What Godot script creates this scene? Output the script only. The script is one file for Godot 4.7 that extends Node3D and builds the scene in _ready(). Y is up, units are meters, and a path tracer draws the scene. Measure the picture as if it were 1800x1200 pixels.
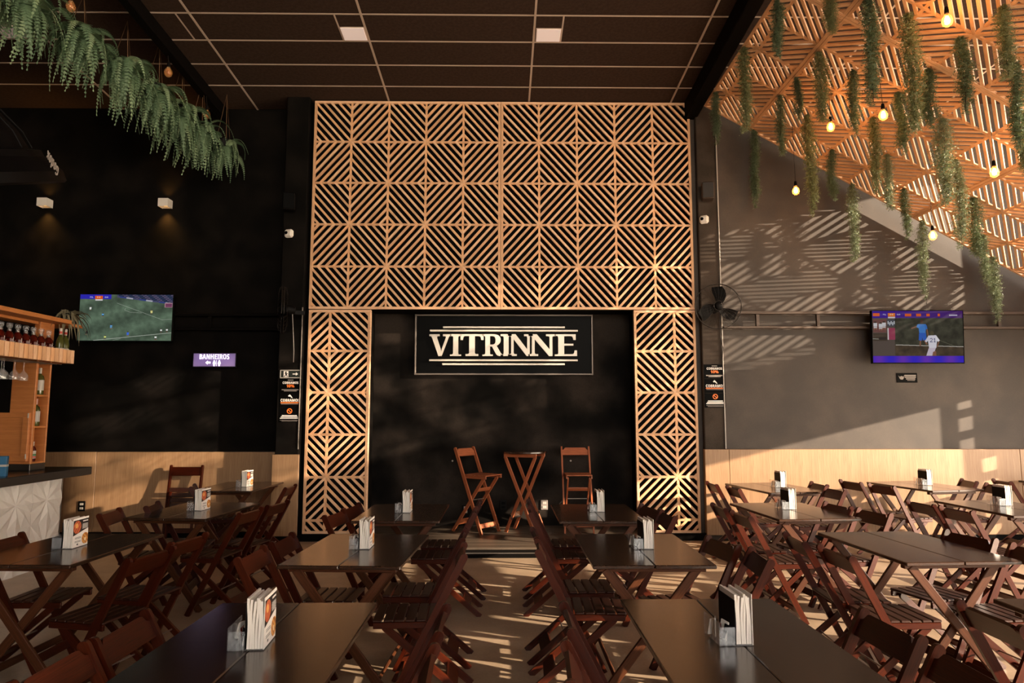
extends Node3D
# A restaurant hall: slatted feature wall with a stage, folding tables and chairs, bar on the left, slatted sloping ceiling on the right.

var M := {}
var cache := {}
var rng := RandomNumberGenerator.new()
const WY := -8.8

func _ready() -> void:
	rng.seed = 7
	# ---------------------------------------------------------------- camera, sky, sun, exposure
	var cam := Camera3D.new()
	cam.name = "camera"
	cam.fov = 53.13
	cam.keep_aspect = Camera3D.KEEP_HEIGHT
	add_child(cam)
	cam.position = Vector3(0, 1.6, 0)
	cam.rotation = Vector3(atan(125.0 / 1200.0), -0.01243, 0)
	cam.current = true
	var env := Environment.new()
	env.background_mode = Environment.BG_SKY
	var sky := Sky.new()
	var sm := ProceduralSkyMaterial.new()
	sm.sky_top_color = Color(0.72, 0.70, 0.69)
	sm.sky_horizon_color = Color(0.93, 0.87, 0.79)
	sm.ground_bottom_color = Color(0.60, 0.55, 0.48)
	sm.ground_horizon_color = Color(0.80, 0.72, 0.62)
	sm.sky_energy_multiplier = 3.5
	sm.ground_energy_multiplier = 5.5
	sky.sky_material = sm
	env.sky = sky
	env.tonemap_mode = Environment.TONE_MAPPER_LINEAR
	env.tonemap_exposure = 0.82
	env.sdfgi_enabled = true
	env.ssao_enabled = true
	env.ssil_enabled = true
	var we := WorldEnvironment.new()
	we.name = "environment"
	we.environment = env
	add_child(we)
	var sun := DirectionalLight3D.new()
	sun.name = "sun"
	sun.light_color = Color(1.0, 0.90, 0.78)
	sun.light_energy = 8.0
	sun.light_angular_distance = 0.6
	sun.shadow_enabled = true
	add_child(sun)
	sun.look_at_from_position(Vector3.ZERO, Vector3(-2.5, -0.6, -1.0), Vector3.UP)

	materials()
	shell()
	feature_wall()
	ceiling_lattice()
	stage()
	furniture()
	bar_area()
	screens_and_signs()
	wall_fittings()
	hanging_ferns()
	trailing_plants()
	softbox()

# ==================================================================== helpers
func thing(called: String, label: String, category: String, at := Vector3.ZERO, turn := 0.0, group := "") -> Node3D:
	var o := Node3D.new()
	o.name = called
	add_child(o, true)
	o.position = at
	o.rotation.y = turn
	tag(o, label, category, group)
	return o

func tag(o: Node, label: String, category := "", group := "") -> void:
	o.set_meta("label", label)
	if category:
		o.set_meta("category", category)
	if group:
		o.set_meta("group", group)

func put(called: String, mesh: Mesh, mat: Material, parent: Node = null, at := Vector3.ZERO, rot := Vector3.ZERO) -> MeshInstance3D:
	var o := MeshInstance3D.new()
	o.name = called
	o.mesh = mesh
	o.material_override = mat
	(self if parent == null else parent).add_child(o, true)
	o.position = at
	o.rotation = rot
	return o

func struct(called: String, label: String, mesh: Mesh, mat: Material, at := Vector3.ZERO) -> MeshInstance3D:
	var o := put(called, mesh, mat, null, at)
	o.set_meta("kind", "structure")
	o.set_meta("label", label)
	return o

func struct_group(called: String, label: String) -> Node3D:
	var o := Node3D.new()
	o.name = called
	add_child(o, true)
	o.set_meta("kind", "structure")
	o.set_meta("label", label)
	return o

func box_at(called: String, a: Vector3, b: Vector3, mat: Material, parent: Node = null, bev := 0.004) -> MeshInstance3D:
	var s := (b - a).abs()
	return put(called, cbox(s.x, s.y, s.z, bev), mat, parent, (a + b) / 2)

func begin() -> SurfaceTool:
	var st := SurfaceTool.new()
	st.begin(Mesh.PRIMITIVE_TRIANGLES)
	return st

func tri(st: SurfaceTool, a: Vector3, b: Vector3, c: Vector3, n: Vector3) -> void:
	if (b - a).cross(c - a).dot(n) > 0:
		var t := b
		b = c
		c = t
	for v in [a, b, c]:
		st.set_normal(n)
		st.add_vertex(v)

func quad(st: SurfaceTool, a: Vector3, b: Vector3, c: Vector3, d: Vector3, n: Vector3) -> void:
	tri(st, a, b, c, n)
	tri(st, a, c, d, n)

func flat(st: SurfaceTool, a: Vector3, b: Vector3, c: Vector3, out: Vector3) -> void:
	var n := (b - a).cross(c - a).normalized()
	if n.dot(out) < 0:
		n = -n
	tri(st, a, b, c, n)

# a box with chamfered edges, added to a SurfaceTool
func add_cbox(st: SurfaceTool, s: Vector3, bev: float, xf := Transform3D()) -> void:
	var h := s / 2
	var b := minf(bev, minf(h.x, minf(h.y, h.z)) * 0.6)
	for ax in 3:
		var u := (ax + 1) % 3
		var v := (ax + 2) % 3
		for sg in [-1.0, 1.0]:
			var n := Vector3.ZERO
			n[ax] = sg
			var p := []
			for q in [[-1, -1], [1, -1], [1, 1], [-1, 1]]:
				var w := Vector3.ZERO
				w[ax] = sg * h[ax]
				w[u] = q[0] * (h[u] - b)
				w[v] = q[1] * (h[v] - b)
				p.append(xf * w)
			quad(st, p[0], p[1], p[2], p[3], (xf.basis * n).normalized())
	if b <= 0.0:
		return
	for ax in 3:
		var u := (ax + 1) % 3
		var v := (ax + 2) % 3
		for su in [-1.0, 1.0]:
			for sv in [-1.0, 1.0]:
				var p := []
				for q in [[-1, 0], [1, 0], [1, 1], [-1, 1]]:
					var w := Vector3.ZERO
					w[ax] = q[0] * (h[ax] - b)
					w[u] = su * (h[u] - (b if q[1] == 0 else 0.0))
					w[v] = sv * (h[v] - (0.0 if q[1] == 0 else b))
					p.append(xf * w)
				var n := Vector3.ZERO
				n[u] = su
				n[v] = sv
				quad(st, p[0], p[1], p[2], p[3], (xf.basis * n).normalized())
	for sx in [-1.0, 1.0]:
		for sy in [-1.0, 1.0]:
			for sz in [-1.0, 1.0]:
				var c := Vector3(sx * h.x, sy * h.y, sz * h.z)
				tri(st, xf * (c - Vector3(0, sy * b, sz * b)), xf * (c - Vector3(sx * b, 0, sz * b)), xf * (c - Vector3(sx * b, sy * b, 0)), (xf.basis * Vector3(sx, sy, sz)).normalized())

func cbox(x: float, y: float, z: float, bev := 0.004) -> Mesh:
	var key := "b%.4f_%.4f_%.4f_%.4f" % [x, y, z, bev]
	if not cache.has(key):
		var st := begin()
		add_cbox(st, Vector3(x, y, z), bev)
		cache[key] = st.commit()
	return cache[key]

# a polygon in XY pushed out along Z, both sides of z = 0
func prism(poly: PackedVector2Array, depth: float, key := "") -> Mesh:
	if key and cache.has(key):
		return cache[key]
	var st := begin()
	add_prism(st, poly, depth)
	var m := st.commit()
	if key:
		cache[key] = m
	return m

func add_prism(st: SurfaceTool, poly: PackedVector2Array, depth: float, xf := Transform3D()) -> void:
	var h := depth / 2
	var t := Geometry2D.triangulate_polygon(poly)
	for i in range(0, t.size(), 3):
		for s in [-1.0, 1.0]:
			var p := []
			for k in 3:
				var q: Vector2 = poly[t[i + k]]
				p.append(xf * Vector3(q.x, q.y, s * h))
			tri(st, p[0], p[1], p[2], (xf.basis * Vector3(0, 0, s)).normalized())
	var area := 0.0
	for i in poly.size():
		area += poly[i].cross(poly[(i + 1) % poly.size()])
	for i in poly.size():
		var a := poly[i]
		var b := poly[(i + 1) % poly.size()]
		var e := b - a
		var n := Vector3(e.y, -e.x, 0).normalized() * (1.0 if area > 0 else -1.0)
		quad(st, xf * Vector3(a.x, a.y, -h), xf * Vector3(b.x, b.y, -h), xf * Vector3(b.x, b.y, h), xf * Vector3(a.x, a.y, h), (xf.basis * n).normalized())

# profile of (radius, height) turned round y
func lathe(profile: Array, seg := 20, key := "", hard := false) -> Mesh:
	if key and cache.has(key):
		return cache[key]
	var st := begin()
	add_lathe(st, profile, seg, Transform3D(), hard)
	var m := st.commit()
	if key:
		cache[key] = m
	return m

func add_lathe(st: SurfaceTool, profile: Array, seg: int, xf := Transform3D(), hard := false) -> void:
	var ns := []
	for i in profile.size() - 1:
		var d: Vector2 = profile[i + 1] - profile[i]
		ns.append(Vector2(d.y, -d.x).normalized())
	for i in profile.size() - 1:
		var a: Vector2 = profile[i]
		var b: Vector2 = profile[i + 1]
		if a.distance_to(b) < 1e-6:
			continue
		var na: Vector2 = ns[i]
		var nb: Vector2 = ns[i]
		if not hard:
			if i > 0 and ns[i - 1].dot(ns[i]) > 0.55:
				na = (ns[i - 1] + ns[i]).normalized()
			if i < ns.size() - 1 and ns[i + 1].dot(ns[i]) > 0.55:
				nb = (ns[i + 1] + ns[i]).normalized()
		for k in seg:
			var t0 := TAU * k / seg
			var t1 := TAU * (k + 1) / seg
			var c := [Vector3(cos(t0), 0, sin(t0)), Vector3(cos(t1), 0, sin(t1))]
			var p := [c[0] * a.x + Vector3(0, a.y, 0), c[1] * a.x + Vector3(0, a.y, 0), c[1] * b.x + Vector3(0, b.y, 0), c[0] * b.x + Vector3(0, b.y, 0)]
			var n := [c[0] * na.x + Vector3(0, na.y, 0), c[1] * na.x + Vector3(0, na.y, 0), c[1] * nb.x + Vector3(0, nb.y, 0), c[0] * nb.x + Vector3(0, nb.y, 0)]
			var fn: Vector3 = (n[0] + n[1] + n[2] + n[3])
			for t in [[0, 1, 2], [0, 2, 3]]:
				var q: Array = t.duplicate()
				if (p[q[1]] - p[q[0]]).cross(p[q[2]] - p[q[0]]).dot(fn) > 0:
					q.reverse()
				for j in q:
					st.set_normal((xf.basis * n[j]).normalized())
					st.add_vertex(xf * p[j])

func add_tube(st: SurfaceTool, pts: Array, r: float, seg := 6, closed := false) -> void:
	var n := pts.size()
	var rings := []
	for i in n:
		var a: Vector3 = pts[(i - 1 + n) % n] if closed or i > 0 else pts[i]
		var b: Vector3 = pts[(i + 1) % n] if closed or i < n - 1 else pts[i]
		var d := (b - a).normalized()
		var u := d.cross(Vector3.UP if absf(d.y) < 0.9 else Vector3.RIGHT).normalized()
		var v := d.cross(u)
		var ring := []
		for k in seg:
			var t := TAU * k / seg
			ring.append(u * cos(t) + v * sin(t))
		rings.append(ring)
	for i in (n if closed else n - 1):
		var j := (i + 1) % n
		for k in seg:
			var l := (k + 1) % seg
			var p := [pts[i] + rings[i][k] * r, pts[i] + rings[i][l] * r, pts[j] + rings[j][l] * r, pts[j] + rings[j][k] * r]
			var nn := [rings[i][k], rings[i][l], rings[j][l], rings[j][k]]
			for t in [[0, 1, 2], [0, 2, 3]]:
				var q: Array = t.duplicate()
				if (p[q[1]] - p[q[0]]).cross(p[q[2]] - p[q[0]]).dot(nn[0] + nn[2]) > 0:
					q.reverse()
				for w in q:
					st.set_normal(nn[w])
					st.add_vertex(p[w])

func tube(pts: Array, r: float, seg := 6) -> Mesh:
	var st := begin()
	add_tube(st, pts, r, seg)
	return st.commit()

# a bar from a to b as a part: its grain runs along its own X
func bar(called: String, a: Vector3, b: Vector3, w: float, d: float, mat: Material, parent: Node, side := Vector3(0, 0, 1), bev := 0.003) -> MeshInstance3D:
	var x := (b - a).normalized()
	var z := (side - x * side.dot(x)).normalized()
	var o := put(called, cbox(snappedf(a.distance_to(b), 0.001), w, d, bev), mat, parent)
	o.transform = Transform3D(Basis(x, z.cross(x), z), (a + b) / 2)
	return o

func text(called: String, s: String, w: float, h: float, depth: float, at: Vector3, mat: Material, parent: Node, serif := false, weight := 700) -> MeshInstance3D:
	var t := TextMesh.new()
	var f := SystemFont.new()
	f.font_names = PackedStringArray(["Droid Serif" if serif else "Droid Sans"])
	f.font_weight = weight
	t.font = f
	t.text = s
	t.font_size = 64
	t.pixel_size = 0.01
	t.curve_step = 2.0
	t.depth = 0.1
	var o := put(called, t, mat, parent, at)
	var bb := t.get_aabb()
	var k := Vector3(w / maxf(bb.size.x, 0.001), h / maxf(bb.size.y, 0.001), depth / 0.1)
	o.scale = k
	var c := bb.position + bb.size / 2
	o.position = at - Vector3(c.x * k.x, c.y * k.y, 0)
	return o

# ==================================================================== materials
func mat(c: Color, rough := 0.6, metal := 0.0) -> StandardMaterial3D:
	var m := StandardMaterial3D.new()
	m.albedo_color = c
	m.roughness = rough
	m.metallic = metal
	return m

func noise_img(seed_: int, w: int, h: int, freq: float, oct := 4) -> Image:
	var n := FastNoiseLite.new()
	n.seed = seed_
	n.noise_type = FastNoiseLite.TYPE_SIMPLEX_SMOOTH
	n.frequency = freq
	n.fractal_octaves = oct
	return n.get_seamless_image(w, h)

# wood grain running along u
func wood_tex(a: Color, b: Color, c: Color, seed_: int, streak := 1.0) -> ImageTexture:
	var n1 := noise_img(seed_, 24, 384, 0.045)
	n1.resize(384, 384, Image.INTERPOLATE_CUBIC)
	var n2 := noise_img(seed_ + 5, 96, 384, 0.02)
	n2.resize(384, 384, Image.INTERPOLATE_CUBIC)
	var n3 := noise_img(seed_ + 9, 48, 384, 0.16, 2)
	n3.resize(384, 384, Image.INTERPOLATE_CUBIC)
	var im := Image.create(384, 384, false, Image.FORMAT_RGB8)
	for y in 384:
		for x in 384:
			var t := n1.get_pixel(x, y).r * 0.6 + n2.get_pixel(x, y).r * 0.4
			var k := n3.get_pixel(x, y).r
			var col := a.lerp(b, clampf((t - 0.25) * 2.0, 0, 1))
			col = col.lerp(c, clampf((k - 0.55) * 2.2 * streak, 0, 0.8))
			im.set_pixel(x, y, col)
	im.generate_mipmaps()
	return ImageTexture.create_from_image(im)

func blotch_tex(a: Color, b: Color, seed_: int, freq: float, speck := 0.0) -> ImageTexture:
	var n1 := noise_img(seed_, 384, 384, freq, 5)
	var n2 := noise_img(seed_ + 3, 384, 384, 0.3, 2)
	var im := Image.create(384, 384, false, Image.FORMAT_RGB8)
	for y in 384:
		for x in 384:
			var t := clampf((n1.get_pixel(x, y).r - 0.2) * 1.6, 0, 1)
			var col := a.lerp(b, t)
			var s := n2.get_pixel(x, y).r - 0.5
			col = Color(col.r * (1 + s * speck), col.g * (1 + s * speck), col.b * (1 + s * speck))
			im.set_pixel(x, y, col)
	im.generate_mipmaps()
	return ImageTexture.create_from_image(im)

func textured(t: Texture2D, rough: float, scale := Vector3.ONE, world := false, tint := Color.WHITE, offset := Vector3.ZERO) -> StandardMaterial3D:
	var m := mat(tint, rough)
	m.albedo_texture = t
	m.uv1_triplanar = true
	m.uv1_world_triplanar = world
	m.uv1_scale = scale
	m.uv1_offset = offset
	m.uv1_triplanar_sharpness = 4.0
	return m

func glow(c: Color, e: float) -> StandardMaterial3D:
	var m := mat(c, 0.5)
	m.emission_enabled = true
	m.emission = c
	m.emission_energy_multiplier = e
	return m

func glass(c: Color, a: float) -> StandardMaterial3D:
	var m := mat(Color(c.r, c.g, c.b, a), 0.05)
	m.transparency = BaseMaterial3D.TRANSPARENCY_ALPHA
	return m

func materials() -> void:
	var pine := wood_tex(Color8(222, 178, 140), Color8(236, 196, 158), Color8(194, 136, 98), 11)
	for i in 3:
		M["pine%d" % i] = textured(pine, 0.55, Vector3(1.1, 3, 3), false, [Color(1, 1, 1), Color(0.93, 0.9, 0.86), Color(1, 0.95, 0.88)][i], Vector3(i * 0.37, i * 0.21, i * 0.55))
	var lam := wood_tex(Color8(146, 113, 82), Color8(160, 127, 94), Color8(128, 92, 62), 23, 0.7)
	M.laminate = textured(lam, 0.45, Vector3(0.5, 1.6, 1.6))
	M.barwood = textured(lam, 0.45, Vector3(0.7, 2.4, 2.4), false, Color(1.2, 0.98, 0.76))
	var dark := wood_tex(Color8(44, 27, 17), Color8(60, 38, 25), Color8(30, 18, 11), 31)
	M.tabletop = textured(dark, 0.22, Vector3(0.7, 3.2, 3.2))
	M.tabletop.clearcoat_enabled = true
	M.tabletop.clearcoat = 0.22
	M.tabletop.clearcoat_roughness = 0.12
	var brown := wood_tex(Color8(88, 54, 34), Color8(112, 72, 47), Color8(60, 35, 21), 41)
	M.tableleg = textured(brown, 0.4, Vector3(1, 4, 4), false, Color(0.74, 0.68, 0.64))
	var red := wood_tex(Color8(92, 34, 15), Color8(118, 48, 22), Color8(58, 20, 9), 53)
	M.chair0 = textured(red, 0.3, Vector3(1, 4, 4), false, Color(0.55, 0.52, 0.5))
	M.chair1 = textured(red, 0.32, Vector3(1, 4, 4), false, Color(0.64, 0.66, 0.66), Vector3(0.3, 0.4, 0.1))
	M.chair0.metallic_specular = 0.32
	M.chair1.metallic_specular = 0.32
	M.tableleg.metallic_specular = 0.32
	M.seat = textured(brown, 0.4, Vector3(1, 4, 4), false, Color(0.5, 0.38, 0.32))
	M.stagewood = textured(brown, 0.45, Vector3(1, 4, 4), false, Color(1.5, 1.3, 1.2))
	var conc := blotch_tex(Color8(158, 136, 112), Color8(182, 160, 136), 61, 0.012, 0.10)
	M.floor = textured(conc, 0.38, Vector3(0.35, 0.35, 0.35), true)
	M.black = textured(blotch_tex(Color8(13, 12, 11), Color8(24, 21, 19), 71, 0.012, 0.2), 0.7, Vector3(0.4, 0.4, 0.4), true)
	M.niche = textured(blotch_tex(Color8(10, 9, 8), Color8(46, 40, 36), 75, 0.008, 0.2), 0.6, Vector3(0.33, 0.33, 0.33), true)
	M.taupe = textured(blotch_tex(Color8(51, 44, 39), Color8(66, 57, 50), 81, 0.01, 0.12), 0.7, Vector3(0.35, 0.35, 0.35), true)
	M.pillar = textured(blotch_tex(Color8(52, 46, 41), Color8(68, 60, 54), 85, 0.01, 0.15), 0.7, Vector3(0.5, 0.5, 0.5), true)
	M.ceiling = textured(blotch_tex(Color8(58, 46, 40), Color8(66, 53, 46), 91, 0.05, 0.25), 0.85, Vector3(1, 1, 1), true)
	M.stagetop = textured(wood_tex(Color8(74, 64, 54), Color8(98, 86, 74), Color8(52, 44, 37), 95), 0.4, Vector3(0.5, 2, 2))
	M.granite = textured(blotch_tex(Color8(22, 20, 19), Color8(72, 66, 60), 99, 0.2, 0.6), 0.25, Vector3(3, 3, 3), true)
	for k in ["black", "niche", "ceiling", "pillar"]:
		M[k].metallic_specular = 0.12
	M.tbar = mat(Color8(190, 172, 158), 0.5)
	M.beam = mat(Color8(14, 12, 11), 0.6)
	M.white = mat(Color8(226, 220, 212), 0.55)
	M.paper = mat(Color8(236, 228, 218), 0.75)
	M.plate = mat(Color8(176, 170, 163), 0.55)
	M.plastic = mat(Color8(14, 13, 13), 0.5)
	M.plastic.metallic_specular = 0.2
	M.dimtext = mat(Color8(128, 120, 115), 0.6)
	M.frame = mat(Color8(112, 104, 97), 0.45, 0.4)
	M.gloss = mat(Color8(8, 8, 8), 0.35)
	M.gloss.metallic_specular = 0.12
	M.beam.metallic_specular = 0.12
	M.metal = mat(Color8(150, 144, 138), 0.35, 0.9)
	M.letters = mat(Color8(206, 198, 186), 0.38, 0.25)
	M.steel = mat(Color8(70, 58, 50), 0.5, 0.3)
	M.wire = mat(Color8(36, 30, 26), 0.5, 0.4)
	M.chain = mat(Color8(110, 84, 60), 0.4, 0.8)
	M.acrylic = glass(Color(0.9, 0.93, 0.95), 0.12)
	M.clear = glass(Color(0.9, 0.92, 0.94), 0.10)
	M.amber = mat(Color8(70, 16, 8), 0.08)
	M.greenglass = mat(Color8(70, 72, 30), 0.1)
	M.fern = mat(Color8(92, 118, 90), 0.6)
	M.fern.backlight_enabled = true
	M.fern.backlight = Color(0.2, 0.3, 0.15)
	M.fern2 = mat(Color8(130, 154, 120), 0.6)
	M.fern2.backlight_enabled = true
	M.fern2.backlight = Color(0.2, 0.3, 0.15)
	M.trail0 = mat(Color8(74, 92, 70), 0.55)
	M.trail1 = mat(Color8(98, 104, 70), 0.55)
	M.trail2 = mat(Color8(116, 130, 108), 0.5)
	for k in 3:
		M["trail%d" % k].backlight_enabled = true
		M["trail%d" % k].backlight = Color(0.35, 0.4, 0.25)
	M.dry = mat(Color8(110, 104, 82), 0.8)
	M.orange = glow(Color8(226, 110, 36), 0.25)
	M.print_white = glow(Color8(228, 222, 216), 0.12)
	M.bulb = glow(Color(1.0, 0.82, 0.58), 22.0)
	M.bulbglass = glass(Color(1.0, 0.8, 0.55), 0.12)

# ==================================================================== room
func shell() -> void:
	struct("floor", "beige polished concrete floor", cbox(18.5, 0.2, 20.0, 0), M.floor, Vector3(0.4, -0.1, 0.3))
	# back walls
	struct("wall_back", "black wall behind the bar side of the hall", cbox(5.5, 6.6, 0.2, 0), M.black, Vector3(-5.6, 3.3, -9.2))
	struct("wall_back", "dark taupe plaster wall on the right with sun patches", cbox(5.35, 6.6, 0.4, 0), M.taupe, Vector3(5.17, 3.3, -9.03))
	struct("wall_back", "black wall behind the upper slatted panels", cbox(5.12, 3.4, 0.6, 0), M.black, Vector3(-0.015, 4.64, -9.2))
	struct("wall_back", "black wall behind the left slatted strip", cbox(0.82, 2.95, 0.6, 0), M.black, Vector3(-2.165, 1.475, -9.2))
	struct("wall_back", "black wall behind the right slatted strip", cbox(0.82, 2.95, 0.6, 0), M.black, Vector3(2.135, 1.475, -9.2))
	struct("wall_niche", "mottled black plaster wall at the back of the stage", cbox(3.6, 3.0, 0.2, 0), M.niche, Vector3(-0.01, 1.5, -9.36))
	struct("wall_left", "dark side wall beyond the bar", cbox(0.2, 7.2, 19.0, 0), M.black, Vector3(-8.3, 3.6, 0.0))
	# side facade on the right: piers, a header band, posts, open above and below
	var fx := 7.8
	var wr := struct_group("wall_right", "glazed side front of the hall with header band")
	box_at("pier", Vector3(fx - 0.1, 0, -9.2), Vector3(fx + 0.1, 6.6, -8.18), M.taupe, wr)
	box_at("header", Vector3(fx - 0.1, 2.2, -8.2), Vector3(fx + 0.1, 3.25, 9.3), M.taupe, wr)
	box_at("top_band", Vector3(fx - 0.1, 5.16, -8.2), Vector3(fx + 0.1, 7.2, 9.3), M.taupe, wr)
	box_at("upper_wall", Vector3(fx - 0.1, 3.25, -3.7), Vector3(fx + 0.1, 5.3, 9.3), M.taupe, wr)
	box_at("pier", Vector3(fx - 0.1, 0, 4.6), Vector3(fx + 0.1, 2.2, 9.3), M.taupe, wr)
	for z in [-8.02, -5.4, -2.8, -0.2, 2.4, 4.5]:
		box_at("post", Vector3(fx - 0.05, 0, z - 0.03), Vector3(fx + 0.05, 2.2, z + 0.03), M.steel, wr)
	for z in [-6.2]:
		box_at("post", Vector3(fx - 0.05, 3.25, z - 0.04), Vector3(fx + 0.05, 5.3, z + 0.04), M.steel, wr)
	for k in 7:
		box_at("rung", Vector3(fx - 0.03, 0.3 + k * 0.28, -8.2), Vector3(fx + 0.03, 0.4 + k * 0.28, -8.0), M.steel, wr)
	# front behind the camera: a wide high window opening
	var wf := struct_group("wall_front", "front wall of the hall with a wide high window opening")
	box_at("pier", Vector3(-8.4, 0, 9.3), Vector3(-2.0, 7.2, 9.5), M.taupe, wf)
	box_at("pier", Vector3(7.2, 0, 9.3), Vector3(7.9, 7.2, 9.5), M.taupe, wf)
	box_at("lower_wall", Vector3(-2.0, 0, 9.3), Vector3(7.2, 2.5, 9.5), M.taupe, wf)
	# ceiling: falls towards the back wall by 6 in 100
	var ce := struct_group("ceiling", "dark tiled suspended ceiling with pale grid lines")
	ce.position = Vector3(0, 5.78, WY)
	ce.rotation.x = -atan(0.06)
	box_at("slab", Vector3(-8.4, 0.03, -0.6), Vector3(7.9, 0.2, 18.4), M.ceiling, ce)
	var zs := [-0.3, 0.33, 0.82, 1.31, 1.80, 2.29, 2.78]
	var xs := [-8.2, -7.08, -5.25, -3.40, -1.55, 0.34, 2.26, 4.15, 6.0, 7.7]
	var lights := [[3, 2, 1.0], [5, 2, 0.0], [1, 2, 1.0]]
	for j in zs.size() - 1:
		for i in xs.size() - 1:
			box_at("ceiling_panel", Vector3(xs[i] + 0.012, 0.0, zs[j] + 0.012), Vector3(xs[i + 1] - 0.012, 0.028, zs[j + 1] - 0.012), M.ceiling, ce, 0.003)
	for i in range(1, xs.size() - 1):
		box_at("grid_bar", Vector3(xs[i] - 0.012, -0.004, -0.3), Vector3(xs[i] + 0.012, 0.03, 2.9), M.tbar, ce, 0.001)
	for j in range(1, zs.size()):
		box_at("grid_bar", Vector3(-8.2, -0.003, zs[j] - 0.010), Vector3(7.7, 0.029, zs[j] + 0.010), M.tbar, ce, 0.001)
	box_at("grid_bar", Vector3(-3.98, -0.003, 1.31), Vector3(-3.962, 0.029, 1.80), M.tbar, ce, 0.001)
	box_at("grid_bar", Vector3(-3.56, -0.003, 1.31), Vector3(-3.542, 0.029, 1.80), M.tbar, ce, 0.001)
	var names := ["flat square ceiling light above the left half of slatted wall", "flat square ceiling light above the right half of slatted wall", "flat square ceiling light above the hanging ferns"]
	var lx := [[-1.83, -1.57], [0.37, 0.64], [-5.68, -5.38]]
	for k in 3:
		var z0 := 1.33
		var cx: float = (lx[k][0] + lx[k][1]) / 2
		var y0 := 5.78 + 0.06 * (z0 + 0.1)
		var t := thing("ceiling_light", names[k], "ceiling light", Vector3(cx, y0 - 0.004, WY + z0 + 0.12), 0, "square ceiling lights")
		t.rotation.x = -atan(0.06)
		put("diffuser", cbox(lx[k][1] - lx[k][0], 0.012, 0.23, 0.003), glow(Color8(232, 214, 206), 0.42 if k < 2 else 0.12), t)
		put("frame", cbox(lx[k][1] - lx[k][0] + 0.02, 0.008, 0.25, 0.002), M.tbar, t, Vector3(0, 0.004, 0))
		var g: float = lx[k][0] - 0.012 if k != 1 else lx[k][1] + 0.012
		box_at("grid_bar", Vector3(g - 0.009, -0.003, 1.31), Vector3(g + 0.009, 0.029, 1.80), M.tbar, ce, 0.001)
	# beams under the ceiling
	var b1 := struct("beam_1", "black ceiling beam on the fern side", cbox(0.11, 0.16, 6.0, 0.01), M.beam, Vector3(-3.80, 5.80, -5.9))
	b1.rotation.x = -atan(0.06)
	var b2 := struct("beam_2", "black ceiling beam along the sloping slatted ceiling", cbox(0.16, 0.24, 7.0, 0.01), M.beam, Vector3(2.52, 5.86, -5.4))
	b2.rotation.x = -atan(0.06)
	# pillars either side of the slatted wall
	struct("pillar_1", "dark pillar left of the slatted wall", cbox(0.30, 5.8, 0.45, 0.01), M.black, Vector3(-2.735, 2.9, -8.975))
	struct("pillar_2", "dark pillar right of the slatted wall", cbox(0.27, 5.8, 0.35, 0.01), M.pillar, Vector3(2.70, 2.9, -8.93))
	# plinths under the slatted strips and baseboards
	for q in [[-2.89, -1.74, 1], [1.71, 2.9, 2]]:
		struct("trim_%d" % q[2], "black plinth at the foot of the slatted strip", cbox(q[1] - q[0], 0.085, 0.14, 0.004), M.beam, Vector3((q[0] + q[1]) / 2, 0.0425, -8.83))
	struct("baseboard_right", "black baseboard under the sunlit wood wainscot", cbox(4.9, 0.07, 0.1, 0.004), M.beam, Vector3(5.3, 0.035, -8.79))
	struct("baseboard_left", "black baseboard under the shaded wood wainscot", cbox(5.2, 0.07, 0.06, 0.004), M.beam, Vector3(-5.5, 0.035, -9.07))
	# wainscots of wood laminate panels, grain upright
	var w1 := struct_group("trim_3", "pale wood laminate wainscot along the right wall")
	for q in [[2.56, 2.868], [2.872, 6.60], [6.604, 7.69]]:
		wain(w1, q[0], q[1], 0.07, 1.135, -8.745, 0.09)
	var w2 := struct_group("trim_4", "wood laminate wainscot along the dark left wall")
	for q in [[-8.19, -6.95], [-6.946, -5.30], [-5.296, -2.88]]:
		wain(w2, q[0], q[1], 0.07, 1.09, -9.06, 0.05)
	var w3 := struct_group("trim_5", "wood laminate cladding round the foot of the left pillar")
	wain(w3, -2.895, -2.575, 0.07, 1.075, -8.73, 0.03)
	var sd := put("panel", cbox(1.005, 0.34, 0.02, 0.002), M.laminate, w3, Vector3(-2.897, 0.5725, -8.9))
	sd.transform.basis = Basis(Vector3(0, 1, 0), Vector3(0, 0, 1), Vector3(1, 0, 0))

func wain(parent: Node3D, x0: float, x1: float, y0: float, y1: float, z: float, d: float) -> void:
	var o := put("panel", cbox(y1 - y0, x1 - x0, d, 0.003), M.laminate, parent, Vector3((x0 + x1) / 2, (y0 + y1) / 2, z - d / 2))
	o.rotation.z = PI / 2

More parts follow.
